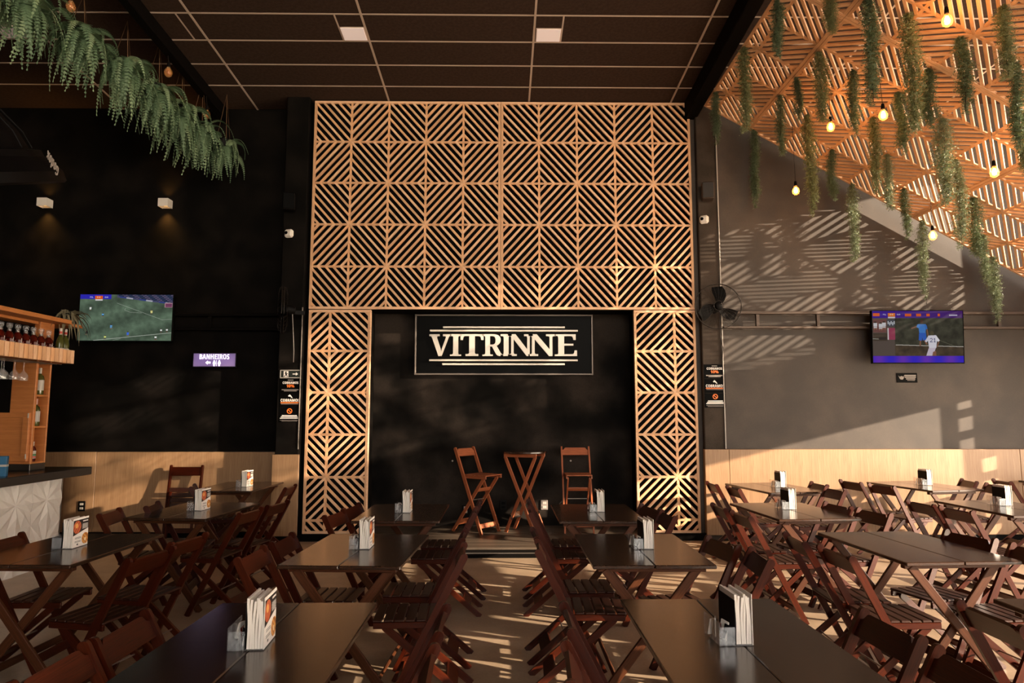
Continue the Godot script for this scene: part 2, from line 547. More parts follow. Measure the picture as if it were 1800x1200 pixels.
# ==================================================================== slatted panels
# star: parity of the vertices where slats radiate. gx, gy: full grid lines, which may reach past the clip rectangle
func slats(parent: Node3D, gx: Array, gy: Array, clip: Rect2, parity: int, bw: float, depth: float, per := 5) -> void:
	var cell := -1
	for i in gx.size() - 1:
		for j in gy.size() - 1:
			cell += 1
			var x0: float = gx[i]
			var x1: float = gx[i + 1]
			var y0: float = gy[j]
			var y1: float = gy[j + 1]
			var r := Rect2(x0, y0, x1 - x0, y1 - y0).intersection(clip)
			if r.size.x < 0.01 or r.size.y < 0.01:
				continue
			var rect := PackedVector2Array([r.position, Vector2(r.end.x, r.position.y), r.end, Vector2(r.position.x, r.end.y)])
			var up := (i + j + parity) % 2 == 0
			var d := Vector2(x1 - x0, y1 - y0) if up else Vector2(x1 - x0, y0 - y1)
			var s := Vector2(x0, y0) if up else Vector2(x0, y1)
			var nrm := Vector2(-d.y, d.x).normalized()
			var dir := d.normalized()
			for k in range(-per + 1, per):
				var o := s + Vector2(0, (y1 - y0) / per * k)
				var a := o - dir * 0.1
				var b := o + d + dir * 0.1
				var strip := PackedVector2Array([a - nrm * bw / 2, b - nrm * bw / 2, b + nrm * bw / 2, a + nrm * bw / 2])
				for poly in Geometry2D.intersect_polygons(strip, rect):
					var c := Vector2.ZERO
					for p in poly:
						c += p
					c /= poly.size()
					var loc := PackedVector2Array()
					var key := "s%.4f" % depth
					for p in poly:
						var q: Vector2 = (p - c).rotated(-dir.angle())
						loc.append(q)
						key += "_%.3f,%.3f" % [q.x, q.y]
					if loc.size() < 3:
						continue
					put("slat", prism(loc, depth, key), M["pine%d" % ((cell * 7 + k * 5 + 40) % 3)], parent, Vector3(c.x, c.y, rng.randf_range(-0.0012, 0.0012)), Vector3(0, 0, dir.angle()))

func rails(parent: Node3D, gx: Array, gy: Array, clip: Rect2, bw: float, depth: float, frame: float) -> void:
	var xs := []
	for x in gx:
		if x > clip.position.x + 0.03 and x < clip.end.x - 0.03:
			xs.append(x)
	var ys := []
	for y in gy:
		if y > clip.position.y + 0.03 and y < clip.end.y - 0.03:
			ys.append(y)
	for y in ys:
		put("rail", cbox(clip.size.x, bw, depth, 0.002), M.pine1, parent, Vector3(clip.get_center().x, y, -0.001))
	var yy := [clip.position.y] + ys + [clip.end.y]
	for x in xs:
		for j in yy.size() - 1:
			put("stile", cbox(yy[j + 1] - yy[j] - bw, bw, depth, 0.002), M.pine2, parent, Vector3(x, (yy[j] + yy[j + 1]) / 2, -0.002), Vector3(0, 0, PI / 2))
	var fd := depth + 0.012
	var c := clip.get_center()
	put("frame", cbox(clip.size.x, frame, fd, 0.002), M.pine0, parent, Vector3(c.x, clip.end.y - frame / 2, 0))
	put("frame", cbox(clip.size.x, frame, fd, 0.002), M.pine0, parent, Vector3(c.x, clip.position.y + frame / 2, 0))
	put("frame", cbox(clip.size.y - frame * 2, frame, fd, 0.002), M.pine1, parent, Vector3(clip.position.x + frame / 2, c.y, 0), Vector3(0, 0, PI / 2))
	put("frame", cbox(clip.size.y - frame * 2, frame, fd, 0.002), M.pine1, parent, Vector3(clip.end.x - frame / 2, c.y, 0), Vector3(0, 0, PI / 2))

func feature_wall() -> void:
	var gy := []
	for j in 6:
		gy.append(2.94 + j * 0.5646)
	for s in 2:
		var x0 := -2.535 if s == 0 else -0.038
		var x1 := -0.042 if s == 0 else 2.505
		var gx := []
		for i in 6:
			gx.append(x0 + (x1 - x0) / 5 * i)
		var t := thing("slatted_panel", "large square panel of diagonal pine slats, %s half above the stage" % ["left", "right"][s], "wall panel", Vector3(0, 0, -8.83), 0, "slatted wall panels")
		var clip := Rect2(x0, 2.94, x1 - x0, 2.823)
		slats(t, gx, gy, clip, 1, 0.028, 0.026)
		rails(t, gx, gy, clip, 0.028, 0.022, 0.032)
	var gl := []
	for j in 8:
		gl.append(2.93 - 0.5365 * (7 - j))
	for s in 2:
		var t := thing("slatted_panel", "tall narrow strip of diagonal pine slats %s of the stage niche" % ["left", "right"][s], "wall panel", Vector3(0, 0, -8.83), 0, "slatted wall panels")
		var gx := [-2.785, -2.255, -1.715] if s == 0 else [1.69, 2.23, 2.76]
		var clip := Rect2(-2.53, 0.085, 0.80, 2.845) if s == 0 else Rect2(1.70, 0.085, 0.805, 2.845)
		slats(t, gx, gl, clip, 0, 0.029, 0.026)
		rails(t, gx, gl, clip, 0.032, 0.022, 0.032)
		var ex := -1.735 if s == 0 else 1.705
		box_at("edge_board", Vector3(ex - 0.006, 0.1, -0.04), Vector3(ex + 0.012, 2.93, 0.02), M.pine0, t)

const LP := Vector3(2.665, 5.678, -8.698)
var lu := Vector3(0.872, -0.489, 0).normalized()

func on_lattice(u: float, v: float) -> Vector3:
	return LP + lu * u + Vector3(0, 0, v)

func ceiling_lattice() -> void:
	# local x runs down the slope, local y towards the camera; the face looks down into the room
	var cu := 0.488
	var cv := 0.518
	var gv := []
	for j in 13:
		gv.append(j * cv)
	var gu := []
	for i in range(-2, 12):
		gu.append(0.667 + i * cu)
	var strips := [[0.0, 0.665, "narrow top strip"], [0.669, 0.667 + 5 * cu - 0.002, "middle field"], [0.667 + 5 * cu + 0.002, 0.667 + 10 * cu, "lowest field"]]
	for v in 2:
		for k in 3:
			var t := thing("slatted_ceiling_panel", "%s of the sloping pine slat ceiling, %s" % [strips[k][2], ["next to the back wall", "nearer the camera"][v]], "ceiling panel", LP, 0, "sloping slatted ceiling panels")
			t.basis = Basis(lu, Vector3(0, 0, 1), lu.cross(Vector3(0, 0, 1)))
			var clip := Rect2(strips[k][0], v * 5 * cv + 0.002, strips[k][1] - strips[k][0], (5 * cv if v == 0 else 4 * cv) - 0.004)
			slats(t, gu, gv, clip, 0, 0.029, 0.020)
			rails(t, gu, gv, clip, 0.032, 0.017, 0.034)

# ==================================================================== stage
func stage() -> void:
	var s := struct_group("stage", "low dark wooden stage platform in the niche")
	var zf := -7.78
	for k in 8:
		var z1 := zf - k * 0.19
		var o := put("plank", cbox(3.44, 0.025, 0.186, 0.003), M.stagetop, s, Vector3(-0.015, 0.0975 + (k % 3) * 0.0006, z1 - 0.095))
		o.rotation.y = 0.0
	box_at("riser", Vector3(-1.735, 0.055, zf - 1.45), Vector3(1.705, 0.085, zf - 0.005), M.beam, s)
	box_at("edge_strip", Vector3(-1.735, 0.045, zf - 0.02), Vector3(1.705, 0.055, zf + 0.012), M.metal, s, 0.002)
	box_at("riser", Vector3(-1.735, 0.0, zf - 1.45), Vector3(1.705, 0.045, zf + 0.02), M.beam, s)
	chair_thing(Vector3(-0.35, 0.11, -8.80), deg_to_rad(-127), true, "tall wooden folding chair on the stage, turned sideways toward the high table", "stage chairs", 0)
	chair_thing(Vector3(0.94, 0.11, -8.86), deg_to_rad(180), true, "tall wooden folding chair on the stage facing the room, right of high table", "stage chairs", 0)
	var t := thing("high_table", "tall round folding bistro table with crossed pale legs on stage", "table", Vector3(0.27, 0.11, -8.80), deg_to_rad(-24))
	put("tabletop", lathe([Vector2(0, 0.98), Vector2(0.275, 0.98), Vector2(0.285, 0.985), Vector2(0.285, 1.0), Vector2(0.275, 1.005), Vector2(0, 1.005)], 32, "", true), M.tabletop, t)
	for z in [-0.15, 0.15]:
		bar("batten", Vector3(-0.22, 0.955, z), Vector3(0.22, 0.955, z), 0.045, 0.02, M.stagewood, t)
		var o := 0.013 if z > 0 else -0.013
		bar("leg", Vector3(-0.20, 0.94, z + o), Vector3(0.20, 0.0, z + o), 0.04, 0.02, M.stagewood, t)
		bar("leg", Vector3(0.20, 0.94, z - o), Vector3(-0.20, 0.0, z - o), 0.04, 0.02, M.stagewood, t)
	bar("stretcher", Vector3(-0.125, 0.2, -0.15), Vector3(-0.125, 0.2, 0.15), 0.08, 0.018, M.tabletop, t, Vector3(1, 0.3, 0))
	bar("stretcher", Vector3(0.125, 0.2, -0.15), Vector3(0.125, 0.2, 0.15), 0.08, 0.018, M.tabletop, t, Vector3(1, -0.3, 0))

# ==================================================================== tables and chairs
func rail_mesh(l: float, w: float, d: float) -> Mesh:
	var key := "r%.3f_%.3f_%.3f" % [l, w, d]
	if cache.has(key):
		return cache[key]
	var p := PackedVector2Array([Vector2(-l / 2, -w / 2), Vector2(l / 2 - w * 0.5, -w / 2)])
	for k in range(1, 8):
		var a := -PI / 2 + PI * k / 8
		p.append(Vector2(l / 2 - w * 0.5 + cos(a) * w * 0.5, sin(a) * w / 2))
	p.append(Vector2(l / 2 - w * 0.5, w / 2))
	p.append(Vector2(-l / 2, w / 2))
	return prism(p, d, key)

func rail_part(called: String, a: Vector3, b: Vector3, w: float, d: float, m: Material, parent: Node) -> void:
	var x := (b - a).normalized()
	var z := Vector3(1, 0, 0)
	var o := put(called, rail_mesh(snappedf(a.distance_to(b), 0.001), w, d), m, parent)
	o.transform = Transform3D(Basis(x, z.cross(x), z), (a + b) / 2)

# forward is local -z; origin on the floor below the seat
func build_chair(t: Node3D, tall: bool, m: Material) -> void:
	var ht := 1.05 if tall else 0.81
	var hs := 0.715 if tall else 0.45
	var zt := 0.20 if tall else 0.22
	var zf := -0.24 if tall else -0.20
	var top := Vector3(0, ht, zt)
	var foot := Vector3(0, 0, zf)
	var d := (top - foot).normalized()
	var seat_m: Material = m if tall else M.seat
	for s in [-1.0, 1.0]:
		var x := Vector3(s * 0.178, 0, 0)
		rail_part("side_rail", foot + x, top + x, 0.042, 0.020, m, t)
		var x2 := Vector3(s * 0.135, 0, 0)
		rail_part("rear_leg", Vector3(0, 0, 0.26) + x2, Vector3(0, hs - 0.03, -0.24) + x2, 0.038, 0.018, m, t)
		bar("seat_rail", Vector3(s * 0.155, hs - 0.025, 0.06), Vector3(s * 0.155, hs - 0.025, -0.29), 0.034, 0.018, m, t, Vector3(1, 0, 0))
	for k in 6:
		put("seat_slat", cbox(0.328, 0.014, 0.052, 0.004), seat_m, t, Vector3(0, hs, 0.035 - k * 0.0605))
	# back board with cut upper corners, set between the rails
	var poly := PackedVector2Array([Vector2(-0.168, -0.05), Vector2(0.168, -0.05), Vector2(0.168, 0.018), Vector2(0.150, 0.024), Vector2(0.135, 0.046), Vector2(0.12, 0.05), Vector2(-0.12, 0.05), Vector2(-0.135, 0.046), Vector2(-0.150, 0.024), Vector2(-0.168, 0.018)])
	var br := put("backrest", prism(poly, 0.016, "backrest"), m, t, top - d * 0.07)
	br.rotation.x = atan2(d.z, d.y)
	var fb := put("foot_board", cbox(0.336, 0.055, 0.016, 0.003), m, t, foot + d * 0.11)
	fb.rotation.x = atan2(d.z, d.y)
	var e := (Vector3(0, hs - 0.03, -0.24) - Vector3(0, 0, 0.26)).normalized()
	var rb := put("rear_board", cbox(0.25, 0.085, 0.016, 0.003), m, t, Vector3(0, 0, 0.26) + e * 0.15)
	rb.rotation.x = atan2(e.z, e.y)
	if tall:
		var ub := put("rear_board", cbox(0.25, 0.05, 0.016, 0.003), m, t, Vector3(0, 0, 0.26) + e * 0.66)
		ub.rotation.x = atan2(e.z, e.y)
	var q := Vector3(0, 0, 0.26) + e * (0.30 if not tall else 0.5)
	put("rod", tube([q - Vector3(0.135, 0, 0), q + Vector3(0.135, 0, 0)], 0.005), M.metal, t)

var proto := {}

func chair_thing(at: Vector3, turn: float, tall: bool, label: String, group: String, tone: int) -> Node3D:
	var key := "%s%d" % [tall, tone]
	var t: Node3D
	if not proto.has(key):
		t = thing("folding_chair", label, "chair", at, turn, group)
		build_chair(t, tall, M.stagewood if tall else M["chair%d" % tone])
		proto[key] = t
	else:
		t = proto[key].duplicate()
		t.name = "folding_chair"
		add_child(t, true)
		t.position = at
		t.rotation = Vector3(0, turn, 0)
		tag(t, label, "chair", group)
	return t

func build_table(t: Node3D) -> void:
	for s in [-1.0, 1.0]:
		var o := put("top_board", cbox(1.0, 0.022, 0.346, 0.004), M.tabletop, t, Vector3(s * 0.175, 0.739, 0))
		o.rotation.y = PI / 2
	for z in [-0.40, 0.40]:
		bar("batten", Vector3(-0.31, 0.712, z), Vector3(0.31, 0.712, z), 0.032, 0.04, M.tableleg, t)
		var o := 0.014 if z > 0 else -0.014
		bar("leg", Vector3(-0.27, 0.71, z + o), Vector3(0.29, 0.0, z + o), 0.05, 0.022, M.tableleg, t)
		bar("leg", Vector3(0.27, 0.71, z - o), Vector3(-0.29, 0.0, z - o), 0.05, 0.022, M.tableleg, t)
	bar("stretcher", Vector3(0.21, 0.1, -0.38), Vector3(0.21, 0.1, 0.38), 0.045, 0.02, M.tableleg, t, Vector3(1, -0.6, 0))
	bar("stretcher", Vector3(-0.21, 0.1, -0.38), Vector3(-0.21, 0.1, 0.38), 0.045, 0.02, M.tableleg, t, Vector3(1, 0.6, 0))

func card_tex() -> ImageTexture:
	var w := 96
	var h := 112
	var im := Image.create(w, h, false, Image.FORMAT_RGB8)
	for y in h:
		for x in w:
			var c := Color8(238, 230, 222)
			if y < 58 - x * 0.22 + 8 and y > 6:
				c = Color8(34, 28, 25)
			var p := Vector2(x, y)
			if (p - Vector2(24, 34)).length() < 25:
				c = Color8(196, 104, 62) if int(x / 5.0 + y / 7.0) % 3 else Color8(150, 52, 34)
				if (p - Vector2(20, 28)).length() < 10:
					c = Color8(226, 164, 92)
			if (p - Vector2(78, 84)).length() < 22:
				c = Color8(214, 150, 74) if int(x / 6.0 - y / 5.0) % 3 else Color8(168, 98, 42)
				if (p - Vector2(78, 88)).length() < 7:
					c = Color8(240, 214, 170)
			if x > 58 and x < 92 and y > 12 and y < 18:
				c = Color8(220, 212, 204)
			if x > 56 and x < 92 and y > 24 and y < 46 and (x + y) % 7 > 2:
				c = Color8(226, 220, 212)
			if x > 12 and x < 50 and (y == 74 or y == 75 or y == 78 or y == 79 or y == 88 or y == 89 or y == 92 or y == 93) and (x * 7) % 5 > 0:
				c = Color8(96, 90, 86)
			if absi(x - 30) < 5 and y > 98 and y < 105:
				c = Color8(70, 66, 64)
			im.set_pixel(x, y, c)
	im.generate_mipmaps()
	return ImageTexture.create_from_image(im)

func uv_quad(w: float, h: float) -> Mesh:
	var key := "uv%.3f_%.3f" % [w, h]
	if cache.has(key):
		return cache[key]
	var st := begin()
	var p := [Vector3(-w / 2, -h / 2, 0), Vector3(w / 2, -h / 2, 0), Vector3(w / 2, h / 2, 0), Vector3(-w / 2, h / 2, 0)]
	var uv := [Vector2(0, 1), Vector2(1, 1), Vector2(1, 0), Vector2(0, 0)]
	for i in [0, 2, 1, 0, 3, 2]:
		st.set_normal(Vector3(0, 0, 1))
		st.set_uv(uv[i])
		st.add_vertex(p[i])
	cache[key] = st.commit()
	return cache[key]

# napkin holder: low clear bin on -x, napkins, printed card on +x. Length along z
func build_holder(t: Node3D) -> void:
	box_at("acrylic_base", Vector3(-0.075, 0.0, -0.085), Vector3(0.065, 0.004, 0.085), M.acrylic, t, 0.001)
	box_at("acrylic_wall", Vector3(-0.075, 0.004, -0.085), Vector3(-0.072, 0.085, 0.085), M.acrylic, t, 0.001)
	box_at("acrylic_wall", Vector3(-0.072, 0.004, 0.082), Vector3(-0.008, 0.07, 0.085), M.acrylic, t, 0.001)
	box_at("acrylic_wall", Vector3(-0.010, 0.004, -0.085), Vector3(-0.007, 0.17, 0.085), M.plastic, t, 0.001)
	# folded napkins: several wavy leaves
	for k in 6:
		var st := begin()
		var x := -0.003 + k * 0.0105
		var pts := []
		for i in 9:
			var f := i / 8.0
			pts.append(Vector2(x + 0.004 * sin(f * 5.0 + k * 1.3) * f, 0.004 + f * (0.186 - 0.006 * (k % 3))))
		for i in 8:
			for s in [0.0, 1.0]:
				pass
		var poly := PackedVector2Array()
		for p in pts:
			poly.append(p)
		for i in range(8, -1, -1):
			poly.append(pts[i] + Vector2(0.009, 0))
		add_prism(st, poly, 0.158 - 0.004 * (k % 2))
		put("napkin", st.commit() if not cache.has("nap%d" % k) else cache["nap%d" % k], M.paper, t)
	var cd := box_at("card", Vector3(0.061, 0.002, -0.083), Vector3(0.064, 0.192, 0.083), M.paper, t, 0.0005)
	var c := put("card_print", uv_quad(0.164, 0.188), M.card, cd, Vector3(0.0021, 0, 0), Vector3(0, PI / 2, 0))
	tag(c, "printed food advert on the napkin holder")
	for k in 5:
		var o := put("sachet", cbox(0.006, 0.06 + 0.012 * (k % 2), 0.045, 0.002), [M.paper, M.plate, M.amber, M.paper, M.plastic][k], t, Vector3(-0.06 + k * 0.01, 0.036 + 0.006 * (k % 2), -0.045 + 0.022 * k), Vector3(0.1 * (k - 2), 0.35 * (k - 2), 0.12 * (k % 3 - 1)))
		o.scale = Vector3.ONE

func furniture() -> void:
	M.card = mat(Color.WHITE, 0.5)
	M.card.albedo_texture = card_tex()
	# name, x, z, turn in degrees, holder dx, dz (in the room), where
	var tables := [
		["front table left of aisle", -0.915, -2.69, 0.0, -0.01, 0.05],
		["front table right of aisle", 0.885, -2.73, 0.0, -0.03, 0.06],
		["middle table left of aisle", -0.895, -4.43, -3.0, 0.0, -0.03],
		["middle table right of aisle", 0.85, -4.42, 0.0, 0.03, -0.02],
		["back table left of aisle", -0.855, -6.02, 0.0, 0.0, 0.0],
		["back table right of aisle", 0.79, -5.99, 0.0, 0.02, -0.06],
		["sunlit table behind the bare table", 2.52, -6.08, 4.0, 0.0, -0.1],
		["wall table nearest the right pillar", 3.11, -7.93, 10.0, 0.06, -0.03],
		["bare table without napkin holder", 2.62, -4.49, 3.0, INF, 0.0],
		["wall table under right television", 4.93, -8.10, 12.0, 0.06, -0.08],
		["middle table cut by right edge", 4.56, -6.24, 2.0, 0.05, -0.16],
		["wall table cut by right edge", 6.88, -8.20, 4.0, INF, 0.0],
		["front table cut by right edge", 2.60, -2.72, 0.0, INF, 0.0],
		["table beside white bar front", -2.76, -4.48, -2.0, 0.0, -0.02],
		["table below the leaning folded chair", -2.70, -6.17, -5.0, 0.02, 0.0],
		["corner table by left pillar", -3.08, -8.12, -2.0, 0.08, 0.03],
	]
	var tp: Node3D
	var hp: Node3D
	for q in tables:
		var look := "dark brown folding table, two-board top on crossed legs, %s" % q[0]
		var t: Node3D
		if tp == null:
			t = thing("folding_table", look, "table", Vector3.ZERO, 0, "folding tables")
			build_table(t)
			tp = t
		else:
			t = tp.duplicate()
			t.name = "folding_table"
			add_child(t, true)
			tag(t, look, "table", "folding tables")
		t.position = Vector3(q[1], 0, q[2])
		t.rotation.y = deg_to_rad(q[3])
		if q[4] == INF:
			continue
		var h: Node3D
		look = "clear napkin holder with napkins and food card on %s" % q[0]
		if hp == null:
			h = thing("napkin_holder", look, "napkin holder", Vector3.ZERO, 0, "napkin holders on the tables")
			build_holder(h)
			hp = h
		else:
			h = hp.duplicate()
			h.name = "napkin_holder"
			add_child(h, true)
			tag(h, look, "napkin holder", "napkin holders on the tables")
		h.position = Vector3(q[1] + q[4], 0.751, q[2] + q[5])
		h.scale = Vector3(0.92, 0.95, 0.95)
		h.rotation.y = deg_to_rad([4.0, 3.0, 0.0, 2.0, 0.0, 0.0, 3.0, 2.0, 0.0, 4.0, 2.0, 0.0, 0.0, 0.0, -4.0, -6.0][tables.find(q)])
	# chairs: table index, x of the back's top, z, facing (1 = towards +x), skew in degrees, near or far
	var cs := [
		[0, -0.225, -2.76, -1, 0, 1], [0, -0.22, -2.27, -1, 2, 0], [0, -1.455, -2.70, 1, 0, 1], [0, -1.465, -2.31, 1, 0, 0],
		[1, 0.245, -2.79, 1, 0, 1], [1, 0.20, -2.30, 1, -3, 0], [1, 1.49, -2.69, -1, 3, 1], [1, 1.50, -2.24, -1, 0, 0],
		[2, -0.25, -4.62, -1, 0, 1], [2, -0.22, -4.12, -1, 3, 0], [2, -1.425, -4.50, 1, -2, 1], [2, -1.46, -4.05, 1, -3, 0],
		[3, 0.20, -4.68, 1, 2, 1], [3, 0.20, -4.24, 1, -2, 0], [3, 1.38, -4.36, -1, 12, 1], [3, 1.47, -3.96, -1, -4, 0],
		[4, -0.20, -6.20, -1, 0, 1], [4, -0.22, -5.72, -1, 0, 0], [4, -1.315, -6.0, 1, -8, 1], [4, -1.365, -5.60, 1, -10, 0],
		[5, 0.22, -6.22, 1, 0, 1], [5, 0.21, -5.72, 1, 0, 0], [5, 1.265, -5.92, -1, 14, 1], [5, 1.32, -5.52, -1, 3, 0],
		[6, 1.84, -5.95, 1, 0, 1], [6, 1.87, -5.49, 1, 4, 0], [6, 2.93, -6.04, -1, 8, 1], [6, 3.03, -5.64, -1, 12, 0],
		[7, 2.36, -7.86, 1, 0, 1], [7, 2.45, -7.40, 1, 2, 0], [7, 3.59, -7.82, -1, 2, 1], [7, 3.50, -7.26, -1, 5, 0],
		[8, 1.86, -4.46, 1, -4, 1], [8, 1.915, -4.04, 1, 2, 0], [8, 3.075, -4.56, -1, 14, 1], [8, 3.15, -4.08, -1, 5, 0],
		[9, 4.05, -8.06, 1, 10, 1], [9, 4.17, -7.62, 1, 14, 0], [9, 5.53, -8.15, -1, -10, 1], [9, 5.50, -7.66, -1, -5, 0],
		[11, 5.88, -8.12, 1, -8, 1], [11, 5.90, -7.62, 1, -4, 0],
		[10, 3.71, -6.16, 1, 3, 1], [10, 3.765, -5.76, 1, 5, 0],
		[12, 1.93, -2.80, 1, 0, 1],
		[13, -2.0, -4.50, -1, -10, 1], [13, -2.0, -4.03, -1, -12, 0], [13, -3.22, -4.52, 1, 0, 1],
		[14, -3.09, -6.14, 1, 12, 1], [14, -3.21, -5.70, 1, 7, 0], [14, -1.99, -6.20, -1, -10, 1], [14, -2.06, -5.74, -1, -8, 0],
		[15, -3.42, -7.66, 1, 18, 1], [15, -2.31, -7.60, -1, 0, 1],
	]
	for c in cs:
		var f: int = c[3]
		var turn := deg_to_rad((-90.0 if f > 0 else 90.0) + c[4])
		var fwd := Vector3(0, 0, -1).rotated(Vector3.UP, turn)
		var at := Vector3(c[1], 0, c[2]) + fwd * 0.22
		var side := "left" if f > 0 else "right"
		var mates := 0
		for o in cs:
			if o[0] == c[0] and o[3] == c[3]:
				mates += 1
		var look := "brown folding chair on the %s side of %s" % [side, tables[c[0]][0]]
		if mates > 1:
			look += ", farther chair" if c[5] else ", nearer chair"
		chair_thing(at, turn, false, look, "folding chairs at the tables", cs.find(c) % 2)
	# folded chair leaning on the left wainscot
	var l := thing("folding_chair", "folded dark wooden chair leaning upright against the left wood wainscot", "chair", Vector3(-4.08, 0.0, -8.86), 0)
	for s in [-1.0, 1.0]:
		var x := Vector3(s * 0.2, 0, 0)
		rail_part("side_rail", Vector3(0, 0.0, 0.02) + x, Vector3(0, 0.93, -0.12) + x, 0.045, 0.022, M.chair0, l)
		rail_part("rear_leg", Vector3(0, 0.03, 0.045) + x * 0.78, Vector3(0, 0.60, -0.04) + x * 0.78, 0.04, 0.02, M.chair0, l)
	for k in 6:
		put("seat_slat", cbox(0.37, 0.056, 0.014, 0.004), M.seat, l, Vector3(0, 0.30 + k * 0.064, 0.035 - (0.30 + k * 0.064) * 0.15), Vector3(-0.15, 0, 0))
	put("backrest", cbox(0.38, 0.11, 0.016, 0.006), M.chair0, l, Vector3(0, 0.85, -0.1), Vector3(-0.15, 0, 0))
	put("foot_board", cbox(0.38, 0.06, 0.016, 0.004), M.chair0, l, Vector3(0, 0.12, 0.0), Vector3(-0.15, 0, 0))

# ==================================================================== bar
func bottle_part(t: Node3D, called: String, profile: Array, m: Material, key: String) -> void:
	put(called, lathe(profile, 18, key), m, t)

func bar_area() -> void:
	var c := thing("bar_counter", "white faceted bar front under a speckled black granite counter", "bar counter", Vector3(-4.8, 0, -7.6))
	var g := put("countertop", cbox(0.75, 0.085, 3.6, 0.006), M.granite, c, Vector3(-0.175, 0.9575, 1.6))
	tag(g, "speckled black granite countertop")
	box_at("body", Vector3(-0.42, 0.0, 0.02), Vector3(-0.03, 0.915, 3.3), M.black, c)
	box_at("edge_trim", Vector3(-0.04, 0.0, -0.012), Vector3(0.006, 0.915, 0.0), M.metal, c, 0.001)
	# facet tiles: raised points, three tiles along by two up, each a square with an eight-armed star
	var n := 0.46
	for i in 6:
		for j in 2:
			var st := begin()
			var hn := n / 2 * 0.997
			var mid := Vector3(0.004, n / 2, n / 2)
			var rim := []
			for k in 16:
				var a := TAU * k / 16.0
				var e := 1.0 / maxf(absf(cos(a)), absf(sin(a)))
				rim.append(mid + Vector3([0.018, 0.0, 0.006, 0.0][k % 4] - 0.004, sin(a) * e * hn, cos(a) * e * hn))
			for k in 16:
				var p: Vector3 = rim[k]
				var q: Vector3 = rim[(k + 1) % 16]
				var pm := mid.lerp(p, 0.5) + Vector3(0.012 if k % 2 == 0 else -0.003, 0, 0)
				var qm := mid.lerp(q, 0.5) + Vector3(0.012 if k % 2 == 1 else -0.003, 0, 0)
				flat(st, mid, pm, qm, Vector3.RIGHT)
				flat(st, pm, p, q, Vector3.RIGHT)
				flat(st, pm, q, qm, Vector3.RIGHT)
			var cn := n / 2 * 0.997
			var f := [mid + Vector3(-0.004, -cn, -cn), mid + Vector3(-0.004, cn, -cn), mid + Vector3(-0.004, cn, cn), mid + Vector3(-0.004, -cn, cn)]
			for k in 4:
				var p: Vector3 = f[k]
				var q: Vector3 = f[(k + 1) % 4]
				var o: Vector3 = (p + q) / 2 - (f[0] + f[2]) / 2
				quad(st, p, q, q - Vector3(0.03, 0, 0), p - Vector3(0.03, 0, 0), o.normalized())
			put("facet_tile", st.commit(), M.white, c, Vector3(0, j * 0.457, 0.004 + i * n))
	# back shelf tower standing on the counter
	var t := thing("shelf_tower", "wooden bottle tower with three open niches and a framed door on the bar", "cabinet", Vector3(-4.9, 1.0, -7.46))
	box_at("plinth", Vector3(-0.36, 0.0, 0.0), Vector3(0.0, 0.07, 0.24), M.granite, t)
	box_at("side_board", Vector3(-0.28, 0.07, 0.0), Vector3(0.0, 1.16, 0.022), M.barwood, t)
	box_at("side_board", Vector3(-0.25, 0.07, 0.205), Vector3(0.0, 1.16, 0.24), M.barwood, t)
	box_at("back_board", Vector3(-0.16, 0.07, 0.022), Vector3(-0.145, 1.16, 0.205), M.barwood, t)
	for y in [0.07, 0.44, 0.77]:
		box_at("shelf", Vector3(-0.145, y, 0.022), Vector3(-0.004, y + 0.02, 0.205), M.barwood, t)
	var d := box_at("door", Vector3(-0.52, 0.10, 0.241), Vector3(-0.02, 0.60, 0.258), M.barwood, t)
	for q in [[-0.52, 0.10, -0.02, 0.15], [-0.52, 0.55, -0.02, 0.60], [-0.52, 0.15, -0.44, 0.55], [-0.08, 0.15, -0.02, 0.55]]:
		put("door_frame", cbox(q[2] - q[0], q[3] - q[1], 0.022, 0.003), M.barwood, d, Vector3((q[0] + q[2]) / 2 + 0.27, (q[1] + q[3]) / 2 - 0.35, 0.018))
	for y in [0.13, 0.55]:
		put("hinge", cbox(0.012, 0.05, 0.006, 0.001), M.plate, d, Vector3(0.245, y - 0.33, 0.032))
	# overhanging bottle shelf with a band of upright slats
	var s := thing("bottle_shelf", "wooden overhead bar shelf with a band of upright wood slats", "shelf", Vector3(-4.7, 2.13, -7.5))
	box_at("shelf_board", Vector3(-0.36, 0.02, 0.0), Vector3(-0.02, 0.06, 2.6), M.barwood, s)
	box_at("shelf_end", Vector3(-0.36, 0.0, -0.012), Vector3(-0.02, 0.145, 0.0), M.barwood, s)
	for k in 34:
		var o := put("slat", cbox(0.145, 0.058 if k % 2 == 0 else 0.052, 0.022, 0.003), M["pine%d" % (k % 3)], s, Vector3(-0.009 + (0.002 if k % 2 else 0.0), 0.0725, 0.02 + k * 0.066), Vector3(0, PI / 2, PI / 2))
		o.transform.basis = Basis(Vector3(0, 1, 0), Vector3(0, 0, 1), Vector3(1, 0, 0))
	box_at("post", Vector3(-0.26, 0.06, 0.04), Vector3(-0.20, 0.43, 0.27), M.barwood, s)
	box_at("post", Vector3(-0.30, -1.13, 2.45), Vector3(-0.22, 0.43, 2.53), M.barwood, s)
	box_at("top_board", Vector3(-0.56, 0.43, 0.02), Vector3(-0.03, 0.475, 2.6), M.barwood, s)
	box_at("top_board", Vector3(-0.56, 0.43, -0.35), Vector3(-0.14, 0.465, 0.02), M.barwood, s)
	box_at("light_rail", Vector3(-0.26, 0.40, 0.27), Vector3(-0.22, 0.43, 2.6), M.barwood, s)
	for k in 5:
		put("glass_rail", tube([Vector3(-0.1 - k * 0.05, -0.01, 0.04), Vector3(-0.1 - k * 0.05, -0.01, 2.4)], 0.004), M.metal, s)
	var sp := SpotLight3D.new()
	# bottles on the shelf
	var zs := [-6.58, -6.70, -6.815, -6.93, -7.045, -7.16, -7.28]
